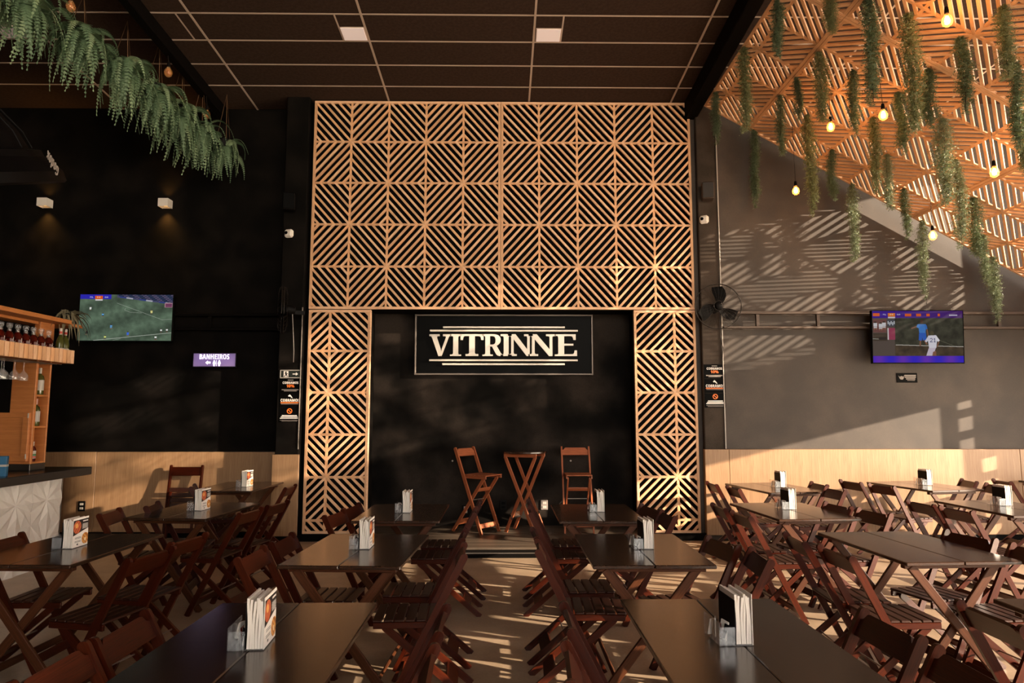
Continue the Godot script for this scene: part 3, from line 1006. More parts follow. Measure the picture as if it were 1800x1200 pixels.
	var ord := ["seventh", "sixth", "fifth", "fourth", "third", "second", "first"]
	var proto_b: Node3D
	for i in zs.size():
		var look := "dark amber decanter bottle on the bar shelf, %s from the slat band's end" % ord[i]
		var b: Node3D
		if proto_b == null:
			b = thing("bottle", look, "bottle", Vector3.ZERO, 0.3, "amber bottles on the bar shelf")
			var st := begin()
			add_cbox(st, Vector3(0.088, 0.15, 0.088), 0.02, Transform3D(Basis(), Vector3(0, 0.075, 0)))
			put("body", st.commit(), M.amber, b)
			put("shoulder", lathe([Vector2(0.047, 0.14), Vector2(0.045, 0.165), Vector2(0.03, 0.19), Vector2(0.016, 0.205), Vector2(0.016, 0.225)], 18, "shoulder"), M.amber, b)
			put("stopper", lathe([Vector2(0, 0.22), Vector2(0.018, 0.222), Vector2(0.018, 0.24), Vector2(0.026, 0.245), Vector2(0.027, 0.275), Vector2(0.02, 0.285), Vector2(0, 0.287)], 14, "stopper"), M.acrylic, b)
			put("neck_ring", lathe([Vector2(0.0165, 0.205), Vector2(0.019, 0.207), Vector2(0.019, 0.222), Vector2(0.0165, 0.224)], 14, "ring"), M.metal, b)
			put("label_strip", cbox(0.006, 0.12, 0.004, 0.001), M.plate, b, Vector3(0.045, 0.085, 0.02), Vector3(0, PI / 2, 0))
			for k in 2:
				put("label_strip", cbox(0.05, 0.004, 0.003, 0.001), M.plate, b, Vector3(0.0455, 0.06 + k * 0.045, -0.012), Vector3(0.0, PI / 2, 0.25))
			proto_b = b
		else:
			b = proto_b.duplicate()
			b.name = "bottle"
			add_child(b, true)
			tag(b, look, "bottle", "amber bottles on the bar shelf")
		b.position = Vector3(-4.84, 2.19, zs[i])
	var wine := [Vector2(0, 0), Vector2(0.036, 0.0), Vector2(0.038, 0.01), Vector2(0.038, 0.16), Vector2(0.03, 0.2), Vector2(0.015, 0.235), Vector2(0.0135, 0.26), Vector2(0.0135, 0.31), Vector2(0, 0.312)]
	for i in 2:
		var b := thing("bottle", "slim olive bottle with tricolour neck foil, %s at shelf end" % ["inner one", "outermost one"][i], "bottle", Vector3(-4.77, 2.19, -7.365 - i * 0.085), 0, "olive bottles at the shelf end")
		put("glass_body", lathe(wine, 18, "wine"), M.greenglass, b)
		put("neck_foil", lathe([Vector2(0.0145, 0.24), Vector2(0.0145, 0.313), Vector2(0, 0.316)], 14, "foil"), M.plate, b)
		put("foil_band", lathe([Vector2(0.0155, 0.255), Vector2(0.0155, 0.28)], 14, "foil2"), mat(Color8(170, 50, 36), 0.4), b)
		put("label", lathe([Vector2(0.0388, 0.04), Vector2(0.0388, 0.10)], 18, "wlabel"), M.plate, b)
	# bottles in the tower's niches
	var nb := ["bottle in the top niche of the wooden tower, pale label", "bottle in the middle niche of the wooden tower, large pale label", "small dark bottle in the lowest niche, red and green label"]
	for i in 3:
		var b := thing("bottle", nb[i], "bottle", Vector3(-4.955, [1.79, 1.46, 1.09][i], -7.33 - (0.03 if i == 0 else 0.0)), 0, "")
		var k: float = [1.0, 1.0, 0.72][i]
		put("glass_body", lathe([Vector2(0, 0), Vector2(0.04, 0.0), Vector2(0.042, 0.01), Vector2(0.042, 0.17), Vector2(0.034, 0.2), Vector2(0.015, 0.215), Vector2(0.014, 0.26), Vector2(0, 0.262)], 18, "nb"), M.greenglass if i < 2 else M.amber, b).scale = Vector3.ONE * k
		put("cap", lathe([Vector2(0.0155, 0.225), Vector2(0.0155, 0.285), Vector2(0, 0.287)], 14, "nbc"), M.plate if i != 1 else mat(Color8(190, 150, 140), 0.5), b).scale = Vector3.ONE * k
		put("label", lathe([Vector2(0.0428, 0.045), Vector2(0.0428, 0.155)], 18, "nbl"), M.plate, b).scale = Vector3.ONE * k
		if i == 2:
			put("label_band", lathe([Vector2(0.0434, 0.055), Vector2(0.0434, 0.075)], 18, "nbr"), mat(Color8(180, 40, 34), 0.5), b).scale = Vector3.ONE * k
			put("label_band", lathe([Vector2(0.0434, 0.08), Vector2(0.0434, 0.11)], 18, "nbg"), mat(Color8(50, 110, 60), 0.5), b).scale = Vector3.ONE * k
	# stemmed glasses hanging upside down
	var wg := [Vector2(0.036, 0.0), Vector2(0.036, -0.003), Vector2(0.006, -0.012), Vector2(0.0045, -0.03), Vector2(0.0045, -0.085), Vector2(0.012, -0.1), Vector2(0.036, -0.125), Vector2(0.044, -0.155), Vector2(0.04, -0.19)]
	var go := ["sixth", "fifth", "fourth", "third", "second", "first"]
	var gz := [-6.5, -6.58, -6.66, -6.76, -6.84, -7.04]
	for i in 6:
		var h := thing("wine_glass", "upside-down wine glass hanging under bar shelf, %s from the tower" % go[i], "wine glass", Vector3(-4.86 - 0.05 * (i % 2), 2.118, gz[i]), 0, "hanging wine glasses")
		put("glass", lathe(wg, 20, "wineglass"), M.clear, h)
		put("rim", lathe([Vector2(0.0395, -0.188), Vector2(0.0412, -0.19), Vector2(0.0395, -0.192)], 20, "winerim"), M.acrylic, h)
	# blue carton on the counter, edge of frame
	var bx := thing("carton", "blue carton standing on the granite counter at left edge", "carton", Vector3(-4.78, 1.0, -6.63), 0.3)
	box_at("carton_body", Vector3(-0.06, 0, -0.03), Vector3(0.06, 0.19, 0.03), mat(Color8(28, 92, 130), 0.5), bx)
	box_at("carton_stripe", Vector3(-0.061, 0.09, -0.031), Vector3(0.061, 0.11, 0.031), M.plate, bx, 0.001)
	# dried plant on the shelf top
	var p := thing("dried_plant", "dry grey-green strappy plant drooping off the bar shelf top", "plant", Vector3(-4.9, 2.6, -7.62))
	for k in 34:
		var a := rng.randf_range(-1.9, 1.4)
		var reach := rng.randf_range(0.12, 0.30)
		var drop := rng.randf_range(-0.02, 0.42) * clampf(cos(a) + 0.35, 0.15, 1.0)
		var pts := []
		for i in 7:
			var f := i / 6.0
			pts.append(Vector3(cos(a) * reach * f * (1.3 - 0.3 * f) + 0.02 * sin(f * 6 + k), 0.12 * sin(f * PI * 0.8) + 0.03 - drop * f * f, sin(a) * reach * f))
		var st := begin()
		for i in 6:
			var w := 0.014 * sin(PI * (0.15 + 0.85 * i / 6.0))
			var w2 := 0.014 * sin(PI * (0.15 + 0.85 * (i + 1) / 6.0))
			var sd := Vector3(-sin(a), 0.3, cos(a))
			flat(st, pts[i] - sd * w, pts[i] + sd * w, pts[i + 1] + sd * w2, Vector3.UP)
			flat(st, pts[i] - sd * w, pts[i + 1] + sd * w2, pts[i + 1] - sd * w2, Vector3.UP)
		put("leaf", st.commit(), M.dry, p)
	put("pot", lathe([Vector2(0, 0), Vector2(0.06, 0), Vector2(0.075, 0.1), Vector2(0.068, 0.1), Vector2(0.06, 0.08), Vector2(0, 0.08)], 18), M.plastic, p)
	var lamp := SpotLight3D.new()
	lamp.name = "bar_glow"
	sp.free()
	lamp.free()
	# socket on the left wainscot
	var so := thing("wall_socket", "dark double socket plate on left wainscot beside the bar", "socket", Vector3(-5.44, 0.4, -9.055))
	box_at("plate", Vector3(-0.045, -0.065, 0), Vector3(0.045, 0.065, 0.01), M.plastic, so)
	box_at("outlet", Vector3(-0.022, 0.012, 0.01), Vector3(0.022, 0.04, 0.014), M.plate, so, 0.001)
	box_at("outlet", Vector3(-0.022, -0.04, 0.01), Vector3(0.022, -0.012, 0.014), M.plate, so, 0.001)

# ==================================================================== screens and signs
func line(im: Image, a: Vector2, b: Vector2, c: Color, w := 1.0) -> void:
	var n := int(a.distance_to(b) * 1.5) + 1
	for i in n + 1:
		var p := a.lerp(b, float(i) / n)
		im.fill_rect(Rect2i(int(p.x), int(p.y), maxi(1, int(w)), maxi(1, int(w))), c)

func oval(im: Image, c: Vector2, rx: float, ry: float, col: Color) -> void:
	for y in range(int(c.y - ry), int(c.y + ry) + 1):
		var w := rx * sqrt(maxf(0.0, 1.0 - pow((y - c.y) / ry, 2)))
		im.fill_rect(Rect2i(int(c.x - w), y, maxi(1, int(w * 2)), 1), col)

func quad_fill(im: Image, pts: Array, col: Color) -> void:
	var poly := PackedVector2Array(pts)
	var lo := 9999.0
	var hi := -9999.0
	for p in pts:
		lo = minf(lo, p.y)
		hi = maxf(hi, p.y)
	for y in range(int(lo), int(hi) + 1):
		for x in im.get_width():
			if Geometry2D.is_point_in_polygon(Vector2(x + 0.5, y + 0.5), poly):
				im.set_pixel(x, y, col)

func player(im: Image, p: Vector2, s: float, shirt: Color, shorts: Color) -> void:
	var skin := Color8(150, 104, 80)
	im.fill_rect(Rect2i(int(p.x - s * 0.12), int(p.y - s), int(maxf(1, s * 0.26)), int(maxf(1, s * 0.2))), Color8(60, 44, 36))
	im.fill_rect(Rect2i(int(p.x - s * 0.22), int(p.y - s * 0.8), int(maxf(2, s * 0.46)), int(maxf(2, s * 0.42))), shirt)
	im.fill_rect(Rect2i(int(p.x - s * 0.2), int(p.y - s * 0.38), int(maxf(2, s * 0.42)), int(maxf(1, s * 0.2))), shorts)
	im.fill_rect(Rect2i(int(p.x - s * 0.18), int(p.y - s * 0.2), int(maxf(1, s * 0.12)), int(maxf(1, s * 0.2))), skin)
	im.fill_rect(Rect2i(int(p.x + s * 0.08), int(p.y - s * 0.2), int(maxf(1, s * 0.12)), int(maxf(1, s * 0.2))), skin)

const GLYPH := {"P": [30, 17, 17, 30, 16, 16, 16], "S": [15, 16, 16, 14, 1, 1, 30], "L": [16, 16, 16, 16, 16, 16, 31], "G": [14, 17, 16, 23, 17, 17, 14], "U": [17, 17, 17, 17, 17, 17, 14], "A": [14, 17, 17, 31, 17, 17, 17], "R": [30, 17, 17, 30, 20, 18, 17], "0": [14, 17, 19, 21, 25, 17, 14], "2": [14, 17, 1, 2, 4, 8, 31], "1": [4, 12, 4, 4, 4, 4, 14], "-": [0, 0, 0, 31, 0, 0, 0]}

func pixel_text(im: Image, s: String, x: int, y: int, k: int, c: Color) -> void:
	for ch in s:
		if GLYPH.has(ch):
			for r in 7:
				for b in 5:
					if GLYPH[ch][r] & (1 << (4 - b)):
						im.fill_rect(Rect2i(x + b * k, y + r * k, k, k), c)
		x += 6 * k

func tv(t: Node3D, w: float, h: float, im: Image, e: float) -> void:
	im.generate_mipmaps()
	put("housing", cbox(w, h, 0.05, 0.006), M.plastic, t)
	var s := w - 0.016
	var m := mat(Color(0.01, 0.01, 0.01), 0.5)
	m.metallic_specular = 0.15
	m.emission_enabled = true
	m.emission = Color.BLACK
	m.emission_texture = ImageTexture.create_from_image(im)
	m.emission_energy_multiplier = e
	put("screen", uv_quad(s, h - 0.02), m, t, Vector3(0, 0.003, 0.0262))
	for q in [[0, h / 2 - 0.004, w, 0.008], [0, -h / 2 + 0.007, w, 0.014]]:
		put("bezel", cbox(q[2], q[3], 0.006, 0.001), M.gloss, t, Vector3(q[0], q[1], 0.028))
	for x in [-w / 2 + 0.004, w / 2 - 0.004]:
		put("bezel", cbox(0.008, h - 0.02, 0.006, 0.001), M.gloss, t, Vector3(x, 0, 0.028))
	put("bracket", cbox(0.3, 0.3, 0.12, 0.004), M.plastic, t, Vector3(0, 0, -0.08))
	var a := AreaLight3D.new()
	a.name = "screen_light"
	a.light_color = Color(0.7, 0.8, 0.85)
	a.light_energy = 0.02
	a.area_size = Vector2(s, h)
	a.shadow_enabled = true
	a.rotation.y = 0.0
	a.position = Vector3(0, 0, 0.05)
	t.add_child(a)

func screens_and_signs() -> void:
	# left television: a football pitch from above
	var im := Image.create(480, 260, false, Image.FORMAT_RGB8)
	var gr := noise_img(301, 480, 260, 0.02)
	for y in 260:
		for x in 480:
			var band := sin((x * 0.5 + y * 1.4) * 0.035)
			var g := 0.92 + 0.12 * band + (gr.get_pixel(x, y).r - 0.5) * 0.3
			im.set_pixel(x, y, Color(0.33 * g, 0.40 * g, 0.33 * g))
	for y in 62:
		for x in range(190, 480):
			if y < 8 + (x - 190) * 0.135:
				var k := (int(x / 9.0) * 7 + int(y / 4.0) * 13) % 11
				im.set_pixel(x, y, [Color8(40, 44, 74), Color8(70, 66, 92), Color8(36, 40, 60), Color8(90, 80, 100), Color8(44, 60, 84)][k % 5])
			elif y < 16 + (x - 190) * 0.135:
				im.set_pixel(x, y, [Color8(50, 60, 120), Color8(160, 160, 176), Color8(70, 70, 100)][int(x / 34.0) % 3])
	im.fill_rect(Rect2i(0, 0, 160, 26), Color8(44, 40, 170))
	im.fill_rect(Rect2i(76, 8, 40, 18), Color8(222, 88, 26))
	im.fill_rect(Rect2i(78, 27, 38, 8), Color8(214, 206, 206))
	pixel_text(im, "PSL", 50, 12, 1, Color.WHITE)
	pixel_text(im, "0-0", 86, 12, 1, Color.WHITE)
	pixel_text(im, "GUA", 126, 12, 1, Color.WHITE)
	var wl := Color8(186, 192, 180)
	line(im, Vector2(190, 48), Vector2(430, 142), wl, 1)
	line(im, Vector2(430, 142), Vector2(478, 138), wl, 1)
	line(im, Vector2(80, 258), Vector2(478, 214), wl, 2)
	line(im, Vector2(236, 78), Vector2(232, 88), wl, 1)
	line(im, Vector2(232, 88), Vector2(262, 100), wl, 1)
	line(im, Vector2(262, 100), Vector2(320, 104), wl, 1)
	line(im, Vector2(180, 258), Vector2(220, 248), wl, 1)
	im.fill_rect(Rect2i(438, 46, 40, 26), Color8(170, 130, 140))
	im.fill_rect(Rect2i(442, 50, 34, 20), Color8(110, 60, 90))
	var W := Color8(216, 220, 214)
	var B := Color8(92, 150, 196)
	var K := Color8(24, 26, 28)
	for q in [[56, 90, 22, W, W], [122, 128, 24, B, K], [168, 194, 26, B, B], [256, 234, 26, Color8(60, 104, 216), Color8(60, 104, 216)], [140, 254, 24, Color8(200, 206, 120), K], [372, 110, 24, Color8(206, 200, 130), Color8(206, 200, 130)], [426, 214, 22, W, K], [456, 212, 22, W, K], [400, 256, 26, W, K], [44, 228, 24, K, K]]:
		player(im, Vector2(q[0], q[1]), q[2], q[3], q[4])
	var t1 := thing("television", "wide television with a green football pitch on the black left wall", "television", Vector3(-4.95, 2.835, -8.95), 0.02)
	tv(t1, 1.215, 0.63, im, 1.1)
	# right television
	im = Image.create(480, 272, false, Image.FORMAT_RGB8)
	gr = noise_img(302, 480, 272, 0.015)
	for y in 272:
		for x in 480:
			var g := 0.85 + (gr.get_pixel(x, y).r - 0.5) * 0.6
			var c := Color(0.25 * g, 0.25 * g, 0.20 * g)
			if y > 176 + x * 0.02:
				c = Color(0.30 * g, 0.24 * g, 0.18 * g)
			if y < 38:
				c = Color8(58, 22, 150).lerp(Color8(70, 26, 104), x / 480.0)
			if y > 236:
				c = Color8(44, 22, 200).lerp(Color8(98, 40, 186), 0.5 + 0.5 * sin(x * 0.05))
			im.set_pixel(x, y, c)
	im.fill_rect(Rect2i(0, 38, 118, 198), Color8(84, 72, 66))
	im.fill_rect(Rect2i(4, 44, 70, 70), Color8(110, 70, 66))
	for q in [[16, 100], [44, 104], [62, 98]]:
		player(im, Vector2(q[0], q[1]), 44, Color8(206, 204, 206), Color8(196, 190, 190))
	im.fill_rect(Rect2i(80, 44, 40, 38), Color8(70, 72, 80))
	for k in 5:
		im.fill_rect(Rect2i(82 + k * 8, 54 + (k % 2) * 6, 5, 16), Color8(200, 204, 212))
	im.fill_rect(Rect2i(80, 90, 40, 62), Color8(150, 56, 84))
	im.fill_rect(Rect2i(80, 90, 6, 62), Color8(214, 206, 206))
	im.fill_rect(Rect2i(4, 118, 74, 40), Color8(66, 54, 44))
	im.fill_rect(Rect2i(34, 138, 40, 14), Color8(44, 36, 34))
	line(im, Vector2(0, 146), Vector2(30, 148), wl, 2)
	im.fill_rect(Rect2i(4, 12, 36, 16), Color8(222, 96, 40))
	pixel_text(im, "PSL", 58, 16, 1, Color.WHITE)
	im.fill_rect(Rect2i(84, 12, 38, 18), Color8(226, 116, 30))
	im.fill_rect(Rect2i(84, 31, 38, 8), Color8(214, 200, 204))
	pixel_text(im, "0-0", 94, 16, 1, Color.WHITE)
	pixel_text(im, "GUA", 132, 16, 1, Color.WHITE)
	for q in [[174, 34], [234, 26], [288, 18], [348, 12]]:
		im.fill_rect(Rect2i(q[0], 15, q[1], 14), Color8(220, 92, 36))
	im.fill_rect(Rect2i(408, 20, 44, 7), Color8(190, 180, 206))
	line(im, Vector2(122, 178), Vector2(478, 188), Color8(206, 200, 190), 3)
	line(im, Vector2(340, 150), Vector2(430, 184), Color8(140, 136, 110), 1)
	# a player in blue and one in white with 21 on the back, as flat broadcast shapes
	var skin := Color8(132, 88, 68)
	oval(im, Vector2(263, 56), 8, 10, Color8(74, 46, 38))
	quad_fill(im, [Vector2(243, 70), Vector2(284, 70), Vector2(282, 118), Vector2(248, 118)], Color8(62, 124, 200))
	line(im, Vector2(206, 90), Vector2(240, 78), skin, 5)
	quad_fill(im, [Vector2(238, 72), Vector2(250, 70), Vector2(248, 92), Vector2(234, 86)], Color8(74, 136, 208))
	quad_fill(im, [Vector2(276, 70), Vector2(288, 76), Vector2(292, 96), Vector2(282, 98)], Color8(52, 108, 186))
	line(im, Vector2(287, 96), Vector2(292, 126), skin, 5)
	quad_fill(im, [Vector2(247, 116), Vector2(283, 116), Vector2(286, 152), Vector2(266, 156), Vector2(264, 140), Vector2(260, 158), Vector2(244, 154)], Color8(40, 92, 186))
	line(im, Vector2(250, 156), Vector2(248, 178), skin, 7)
	line(im, Vector2(274, 154), Vector2(282, 170), skin, 7)
	oval(im, Vector2(316, 118), 10, 12, Color8(76, 70, 50))
	quad_fill(im, [Vector2(296, 130), Vector2(336, 128), Vector2(342, 148), Vector2(336, 196), Vector2(298, 198), Vector2(292, 150)], Color8(222, 218, 228))
	quad_fill(im, [Vector2(296, 130), Vector2(302, 150), Vector2(284, 166), Vector2(276, 160)], Color8(212, 208, 220))
	quad_fill(im, [Vector2(336, 128), Vector2(356, 156), Vector2(346, 164), Vector2(334, 150)], Color8(232, 228, 234))
	line(im, Vector2(348, 162), Vector2(338, 186), skin, 5)
	pixel_text(im, "21", 303, 144, 3, Color8(36, 40, 96))
	quad_fill(im, [Vector2(296, 196), Vector2(334, 194), Vector2(326, 216), Vector2(316, 236), Vector2(282, 236)], Color8(206, 192, 206))
	quad_fill(im, [Vector2(318, 216), Vector2(334, 210), Vector2(336, 236), Vector2(314, 236)], skin)
	var t2 := thing("television", "wall television showing two football players under the truss rail", "television", Vector3(5.275, 2.56, -8.60), -0.02)
	t2.rotation.x = 0.06
	tv(t2, 1.165, 0.68, im, 0.8)
	# lit restroom sign
	var b := thing("restroom_sign", "small lit purple-grey sign reading BANHEIROS with arrow and figures", "sign", Vector3(-3.81, 2.29, -9.05))
	put("housing", cbox(0.575, 0.2, 0.05, 0.004), M.plastic, b)
	var face := glow(Color8(104, 90, 116), 0.42)
	put("lit_face", cbox(0.55, 0.172, 0.006, 0.001), face, b, Vector3(0, 0, 0.027))
	var lw := glow(Color8(240, 236, 246), 1.0)
	text("lettering", "BANHEIROS", 0.39, 0.068, 0.004, Vector3(0.0, 0.043, 0.032), lw, b)
	var arr := PackedVector2Array([Vector2(-0.115, -0.035), Vector2(-0.085, -0.008), Vector2(-0.085, -0.022), Vector2(-0.048, -0.022), Vector2(-0.048, -0.048), Vector2(-0.085, -0.048), Vector2(-0.085, -0.062)])
	put("arrow", prism(arr, 0.004), lw, b, Vector3(0, 0, 0.032))
	box_at("divider", Vector3(0.026, -0.082, 0.03), Vector3(0.031, -0.002, 0.034), lw, b, 0.0)
	for s in 2:
		var x := 0.0 if s == 0 else 0.066
		var body := PackedVector2Array([Vector2(x - 0.014, -0.022), Vector2(x + 0.014, -0.022), Vector2(x + 0.02, -0.052), Vector2(x + 0.012, -0.052), Vector2(x + 0.010, -0.082), Vector2(x - 0.010, -0.082), Vector2(x - 0.012, -0.052), Vector2(x - 0.02, -0.052)])
		put("figure", prism(body, 0.004), lw, b, Vector3(0, 0, 0.032))
		var hd := PackedVector2Array()
		for k in 10:
			hd.append(Vector2(x + cos(TAU * k / 10) * 0.0095, -0.011 + sin(TAU * k / 10) * 0.0095))
		put("figure_head", prism(hd, 0.004), lw, b, Vector3(0, 0, 0.032))
	var al := AreaLight3D.new()
	al.name = "sign_light"
	al.light_color = Color(0.72, 0.62, 0.9)
	al.light_energy = 0.05
	al.area_size = Vector2(0.55, 0.17)
	al.shadow_enabled = true
	al.position = Vector3(0, 0, 0.05)
	b.add_child(al)
	# house sign above the stage
	var v := thing("house_sign", "black framed sign board reading VITRINNE in raised pale serif letters", "sign", Vector3(0.005, 2.515, -9.22))
	var bd := put("board", cbox(2.36, 0.79, 0.06, 0.004), M.gloss, v)
	for q in [[0, 0.40, 2.41, 0.02], [0, -0.40, 2.41, 0.02]]:
		put("frame", cbox(q[2], q[3], 0.08, 0.003), M.frame, v, Vector3(q[0], q[1], 0.004))
	for x in [-1.194, 1.194]:
		put("frame", cbox(0.02, 0.78, 0.08, 0.003), M.frame, v, Vector3(x, 0, 0.004))
	# letters: left and right edge in metres from the sign's middle
	var L := [["V", -1.005, -0.71], ["I", -0.725, -0.575], ["T", -0.585, -0.275], ["R", -0.29, -0.008], ["I", -0.045, 0.105], ["N", 0.055, 0.39], ["N", 0.33, 0.70], ["E", 0.685, 0.985]]
	for q in L:
		text("letter", q[0], q[2] - q[1], 0.295, 0.03, Vector3((q[1] + q[2]) / 2, -0.01 if q[0] != "V" else -0.012, 0.055), M.letters, bd, true)
	for q in [[0.0, 0.185, 2.0], [0.0, 0.232, 1.65], [-0.005, -0.215, 2.0], [-0.005, -0.268, 1.65]]:
		put("metal_bar", cbox(q[2], 0.026, 0.03, 0.004), M.letters, bd, Vector3(q[0], q[1], 0.055))
	# notices on the pillars
	for s in 2:
		var x := 2.715 if s else -2.715
		var side: String = ["left", "right"][s]
		var z := -8.748
		var y0 := 2.22 if s else 2.035
		for k in 3:
			var look: String = ["black notice reading COBRAMOS 10%% on the %s pillar", "black notice with orange strip reading COBRAMOS on the %s pillar", "black no-smoking notice with orange circle on the %s pillar"][k] % side
			var n := thing("notice", look, "notice", Vector3(x, y0 - 0.093 - k * 0.186, z), 0, "notices on the pillars")
			var nbd := put("board", cbox(0.265, 0.182, 0.006, 0.001), M.gloss, n)
			if k == 0:
				box_at("heading", Vector3(-0.035, 0.066, 0.003), Vector3(0.035, 0.076, 0.0045), M.dimtext, nbd, 0.0)
				text("lettering", "COBRAMOS", 0.20, 0.03, 0.002, Vector3(0, 0.037, 0.004), M.print_white, nbd)
				text("lettering", "10%", 0.10, 0.038, 0.002, Vector3(0, -0.004, 0.004), M.orange, nbd)
				box_at("text_line", Vector3(-0.11, -0.058, 0.003), Vector3(0.11, -0.046, 0.0045), M.dimtext, nbd, 0.0)
				box_at("text_line", Vector3(-0.08, -0.072, 0.003), Vector3(0.08, -0.062, 0.0045), M.dimtext, nbd, 0.0)
			elif k == 1:
				var hm := PackedVector2Array([Vector2(-0.025, 0.055), Vector2(-0.005, 0.075), Vector2(0.012, 0.06), Vector2(0.034, 0.03), Vector2(0.02, 0.03), Vector2(0.0, 0.05), Vector2(-0.012, 0.045)])
				put("emblem", prism(hm, 0.002), M.print_white, nbd, Vector3(0, 0, 0.004))
				text("lettering", "COBRAMOS", 0.235, 0.036, 0.002, Vector3(0, 0.0, 0.004), M.print_white, nbd)
				box_at("orange_strip", Vector3(-0.118, -0.036, 0.003), Vector3(0.118, -0.024, 0.0045), M.orange, nbd, 0.0)
				box_at("text_line", Vector3(-0.112, -0.05, 0.003), Vector3(0.112, -0.042, 0.0045), M.dimtext, nbd, 0.0)
			else:
				var st := begin()
				add_lathe(st, [Vector2(0.024, -0.001), Vector2(0.034, -0.001), Vector2(0.034, 0.001), Vector2(0.024, 0.001), Vector2(0.024, -0.001)], 24, Transform3D(Basis(Vector3.RIGHT, PI / 2), Vector3.ZERO), true)
				put("emblem", st.commit(), M.orange, nbd, Vector3(0, 0.05, 0.004))
				put("emblem_bar", cbox(0.05, 0.009, 0.002, 0.0), M.orange, nbd, Vector3(0, 0.05, 0.004), Vector3(0, 0, -0.7))
				for j in 3:
					box_at("text_line", Vector3(-0.095 - j * 0.012, -0.012 - j * 0.017, 0.003), Vector3(0.095 + j * 0.012, -0.001 - j * 0.017, 0.0045), M.print_white, nbd, 0.0)
				box_at("text_line", Vector3(-0.118, -0.068, 0.003), Vector3(0.118, -0.062, 0.0045), M.dimtext, nbd, 0.0)
				box_at("text_line", Vector3(-0.1, -0.08, 0.003), Vector3(0.1, -0.074, 0.0045), M.dimtext, nbd, 0.0)
	var ex := thing("exit_sign", "small framed exit sign with running figure and right arrow", "sign", Vector3(-2.72, 2.09, -8.745))
	var eb := put("board", cbox(0.255, 0.105, 0.006, 0.001), mat(Color8(22, 30, 24), 0.5), ex)
	for q in [[0, 0.048, 0.26, 0.01], [0, -0.048, 0.26, 0.01]]:
		put("border", cbox(q[2], q[3], 0.004, 0.0), M.plate, ex, Vector3(q[0], q[1], 0.004))
	for x in [-0.125, 0.125]:
		put("border", cbox(0.01, 0.1, 0.004, 0.0), M.plate, ex, Vector3(x, 0, 0.004))
	put("doorway", cbox(0.06, 0.075, 0.002, 0.0), M.print_white, eb, Vector3(-0.055, 0, 0.004))
	for q in [[-0.055, 0.024, 0.016, 0.014, 0.0], [-0.055, 0.002, 0.014, 0.034, 0.5], [-0.066, -0.022, 0.009, 0.032, -0.8], [-0.043, -0.02, 0.009, 0.03, 0.6], [-0.045, 0.008, 0.03, 0.008, -0.4]]:
		put("figure", cbox(q[2], q[3], 0.002, 0.0), M.gloss, eb, Vector3(q[0], q[1], 0.0055), Vector3(0, 0, q[4]))
	var ar := PackedVector2Array([Vector2(0.03, 0.006), Vector2(0.07, 0.006), Vector2(0.07, 0.022), Vector2(0.098, 0.0), Vector2(0.07, -0.022), Vector2(0.07, -0.006), Vector2(0.03, -0.006)])
	put("arrow", prism(ar, 0.002), M.print_white, eb, Vector3(0, 0, 0.004))
	var mk := thing("mask_notice", "small black notice with face-mask symbol under right television", "notice", Vector3(5.25, 2.05, -8.822))
	var mb := put("board", cbox(0.27, 0.125, 0.006, 0.001), M.gloss, mk)
	var mp := PackedVector2Array([Vector2(-0.112, 0.03), Vector2(-0.095, 0.012), Vector2(-0.08, 0.022), Vector2(-0.062, 0.022), Vector2(-0.047, 0.012), Vector2(-0.034, 0.034), Vector2(-0.045, -0.006), Vector2(-0.058, -0.022), Vector2(-0.084, -0.022), Vector2(-0.098, -0.008)])
	put("emblem", prism(mp, 0.002), M.dimtext, mb, Vector3(0, 0, 0.004))
	for q in [[0.042, 0.03, 0.15, 0.018], [0.042, 0.008, 0.145, 0.016], [0.045, -0.014, 0.12, 0.016], [0.05, -0.034, 0.1, 0.006]]:
		box_at("text_line", Vector3(q[0] - q[2] / 2, q[1] - q[3] / 2, 0.003), Vector3(q[0] + q[2] / 2, q[1] + q[3] / 2, 0.005), M.dimtext, mb, 0.0)

